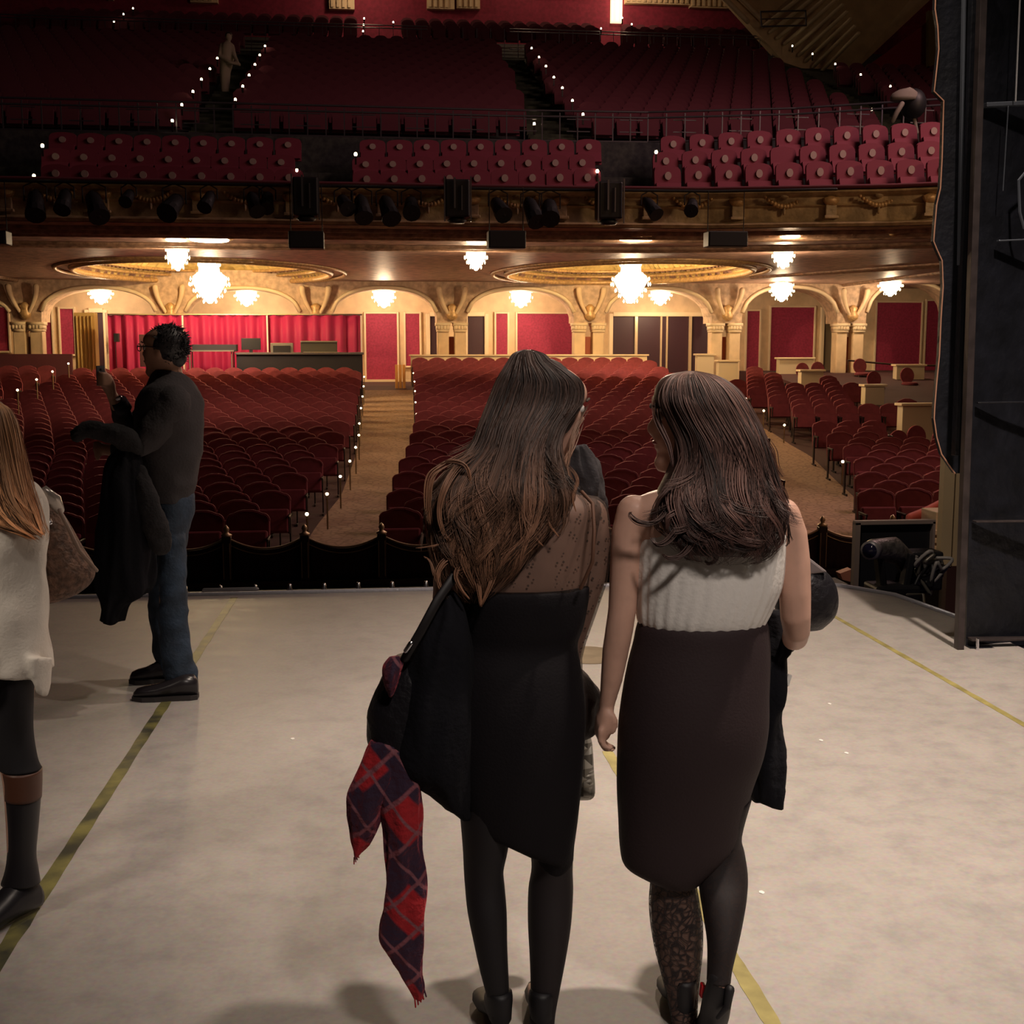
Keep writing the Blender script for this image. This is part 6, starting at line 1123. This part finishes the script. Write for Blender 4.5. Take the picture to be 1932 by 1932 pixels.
for dx, dy in ((0, 0), (-95, .22)):
    s = MB(); garment(s, g4([(1225, 12+dx, 60+dx, Y3-.03+dy, .06), (1262, 6+dx, 64+dx, Y3-.04+dy, .074), (1320, -2+dx, 62+dx, Y3-.02+dy, .072), (1380, -8+dx, 62+dx, Y3+dy, .064), (1430, -6+dx, 70+dx, Y3+dy, .056), (1450, 0+dx, 78+dx, Y3+dy, .056)], 0, 0), 4, 26); s.build('legging', BL, W3, True)
    s = MB(); garment(s, g4([(1452, 4+dx, 79+dx, Y3+dy, .062), (1475, 8+dx, 79+dx, Y3+dy, .06), (1505, 10+dx, 78+dx, Y3+dy, .058)], 0, 0), 4, 26); bt = s.build('boot_cuff', M('brown_leather', (.085, .03, .016), .45), W3, True, label='brown leather boot cuff')
    s = MB(); garment(s, g4([(1500, 10+dx, 77+dx, Y3+dy, .056), (1560, 14+dx, 72+dx, Y3+dy, .05), (1610, 14+dx, 68+dx, Y3+dy, .042), (1640, 10+dx, 72+dx, Y3+dy, .045), (1665, 2+dx, 76+dx, Y3+dy, .05)], 0, 0), 4, 26)
    a = P(40+dx, 1650, Y3+dy); base = Vector((a.x, a.y, 0)); d = Vector((-.55, -.83, 0)) if dx == 0 else Vector((-.2, .98, 0)); rs = []; sd = d.cross(Vector((0, 0, 1)))
    for u, w, h in ((-.06, .025, .07), (-.04, .038, .10), (.02, .044, .12), (.08, .044, .09), (.14, .046, .065), (.19, .036, .05), (.215, .012, .025)): c = base+d*u; rs.append([c+sd*w*math.cos(2*pi*j/14)+Vector((0, 0, .006+h/2+h/2*math.sin(2*pi*j/14))) for j in range(14)])
    s.rings(rs); s.build('boot', M('black_boot', (.009, .008, .011), .4), W3, True)
HM3 = hair_mat('hair_honey', (.16, .085, .04), (.24, .12, .06), (.42, .22, .11))
rows = [(-40, 760, -10, 757, Y3, .02), (-85, 772, 18, 770, Y3-.01, .08), (-100, 800, 32, 800, Y3-.015, .105), (-104, 840, 42, 840, Y3-.02, .11), (-100, 880, 52, 880, Y3-.03, .11), (-90, 920, 64, 925, Y3-.05, .105), (-60, 955, 76, 960, Y3-.07, .09), (-20, 985, 85, 990, Y3-.09, .07), (30, 1005, 92, 1010, Y3-.10, .05), (60, 1022, 88, 1024, Y3-.10, .025)]
hair(W3, rows, HM3, 260, 220, .04, .3, 21, front=(R(50), R(130)))
r = empty('handbag', P(130, 1140, 3.75), 'brown tweed handbag with shiny shoulder strap behind the white sweater', 'bag')
s = MB(); garment(s, [(62, 945, 98, 940, 3.80, .04), (60, 965, 112, 960, 3.80, .06), (60, 1000, 133, 995, 3.80, .075), (60, 1040, 155, 1035, 3.80, .085), (62, 1075, 176, 1070, 3.80, .09), (64, 1100, 174, 1095, 3.80, .085), (66, 1125, 150, 1118, 3.80, .06), (70, 1140, 112, 1134, 3.80, .03)], 4, 40, lambda t, y: .02*math.sin(4*t+y*.03)); s.build('bag_body', M('brown_tweed', (.16, .085, .055), .7, var=.6, scale=45, bump=.6, bscale=90), r, True)
s = MB(); s.tube([P(70, 942, 3.70), P(86, 932, 3.69), P(102, 944, 3.71), P(112, 962, 3.73)], [.022, .026, .022, .015], 12, .6); s.build('shoulder_pad', M('silver_leather', (.45, .40, .36), .25, .5), r, True)
s = MB(); s.tube([P(112, 962, 3.72), P(150, 1040, 3.70), P(182, 1076, 3.74)], .006, 6); s.build('strap', M('strap_edge', (.25, .17, .13), .4), r, True)
s = MB(); s.tube([P(92, 982, 3.715), P(94, 986, 3.71)], .008, 8); s.build('clasp', ch, r, True)
# ================= far figures in the upper balcony
c = up(432, 120); r = empty('person', (c.x, c.y, c.z-.9), 'pale hunched figure standing at the top of left balcony aisle', 'person')
s = MB(); x, y, z = c.x, c.y-.3, c.z-.9; s.tube([(x-.1, y, z+.1), (x-.08, y, z+.6), (x-.02, y, z+.95), (x+.0, y, z+1.25)], [.12, .15, .19, .17], 12); s.tube([(x-.15, y, z+1.3), (x-.2, y-.1, z+1.0), (x+.1, y-.3, z+.8), (x+.35, y-.3, z+.75)], [.07, .06, .05, .04], 8); s.tube([(x+.12, y, z+1.3), (x+.2, y-.15, z+1.0), (x+.3, y-.3, z+.8)], [.07, .06, .045], 8); s.ball((x+.05, y-.05, z+1.52), (.09, .1, .12), 12, 8); s.build('body', M('beige_cloth', (.30, .24, .18), .8), r, remesh=.03)
s = MB(); s.ball((x+.05, y-.02, z+1.56), (.1, .11, .1), 12, 8); s.build('hair', M('hair_under', (.05, .025, .02), .5), r, True)
r = empty('hooded_shape', P(1710, 225, 24.5), 'pale-hooded dark shape standing at right end of the loge', 'spotlight')  # dark rounded bulk under a pale hood
s = MB(); c = P(1712, 196, 24.5); s.ball(c+Vector((.12, 0, 0)), (.25, .3, .30), 16, 10); s.build('housing', BLAMP, r, True)
s = MB(); c = P(1708, 184, 24.4); s.rings([[c+Vector((w*math.cos(a), -.2*math.sin(a), z)) for a in [2*pi*j/20 for j in range(20)]] for w, z in ((.30, -.06), (.31, .0), (.26, .08), (.15, .14), (.03, .16))]); s.build('hood', M('grey_hood', (.20, .17, .15), .7), r, True)
s = MB(); s.tube([P(1702, 196, 24.2), P(1692, 212, 24.2), P(1684, 228, 24.3)], .05, 8); s.tube([P(1725, 225, 24.5), P(1730, 250, 24.5)], .04, 8); s.build('stand', M('grey_hood', (.2, .17, .15), .7), r, True)
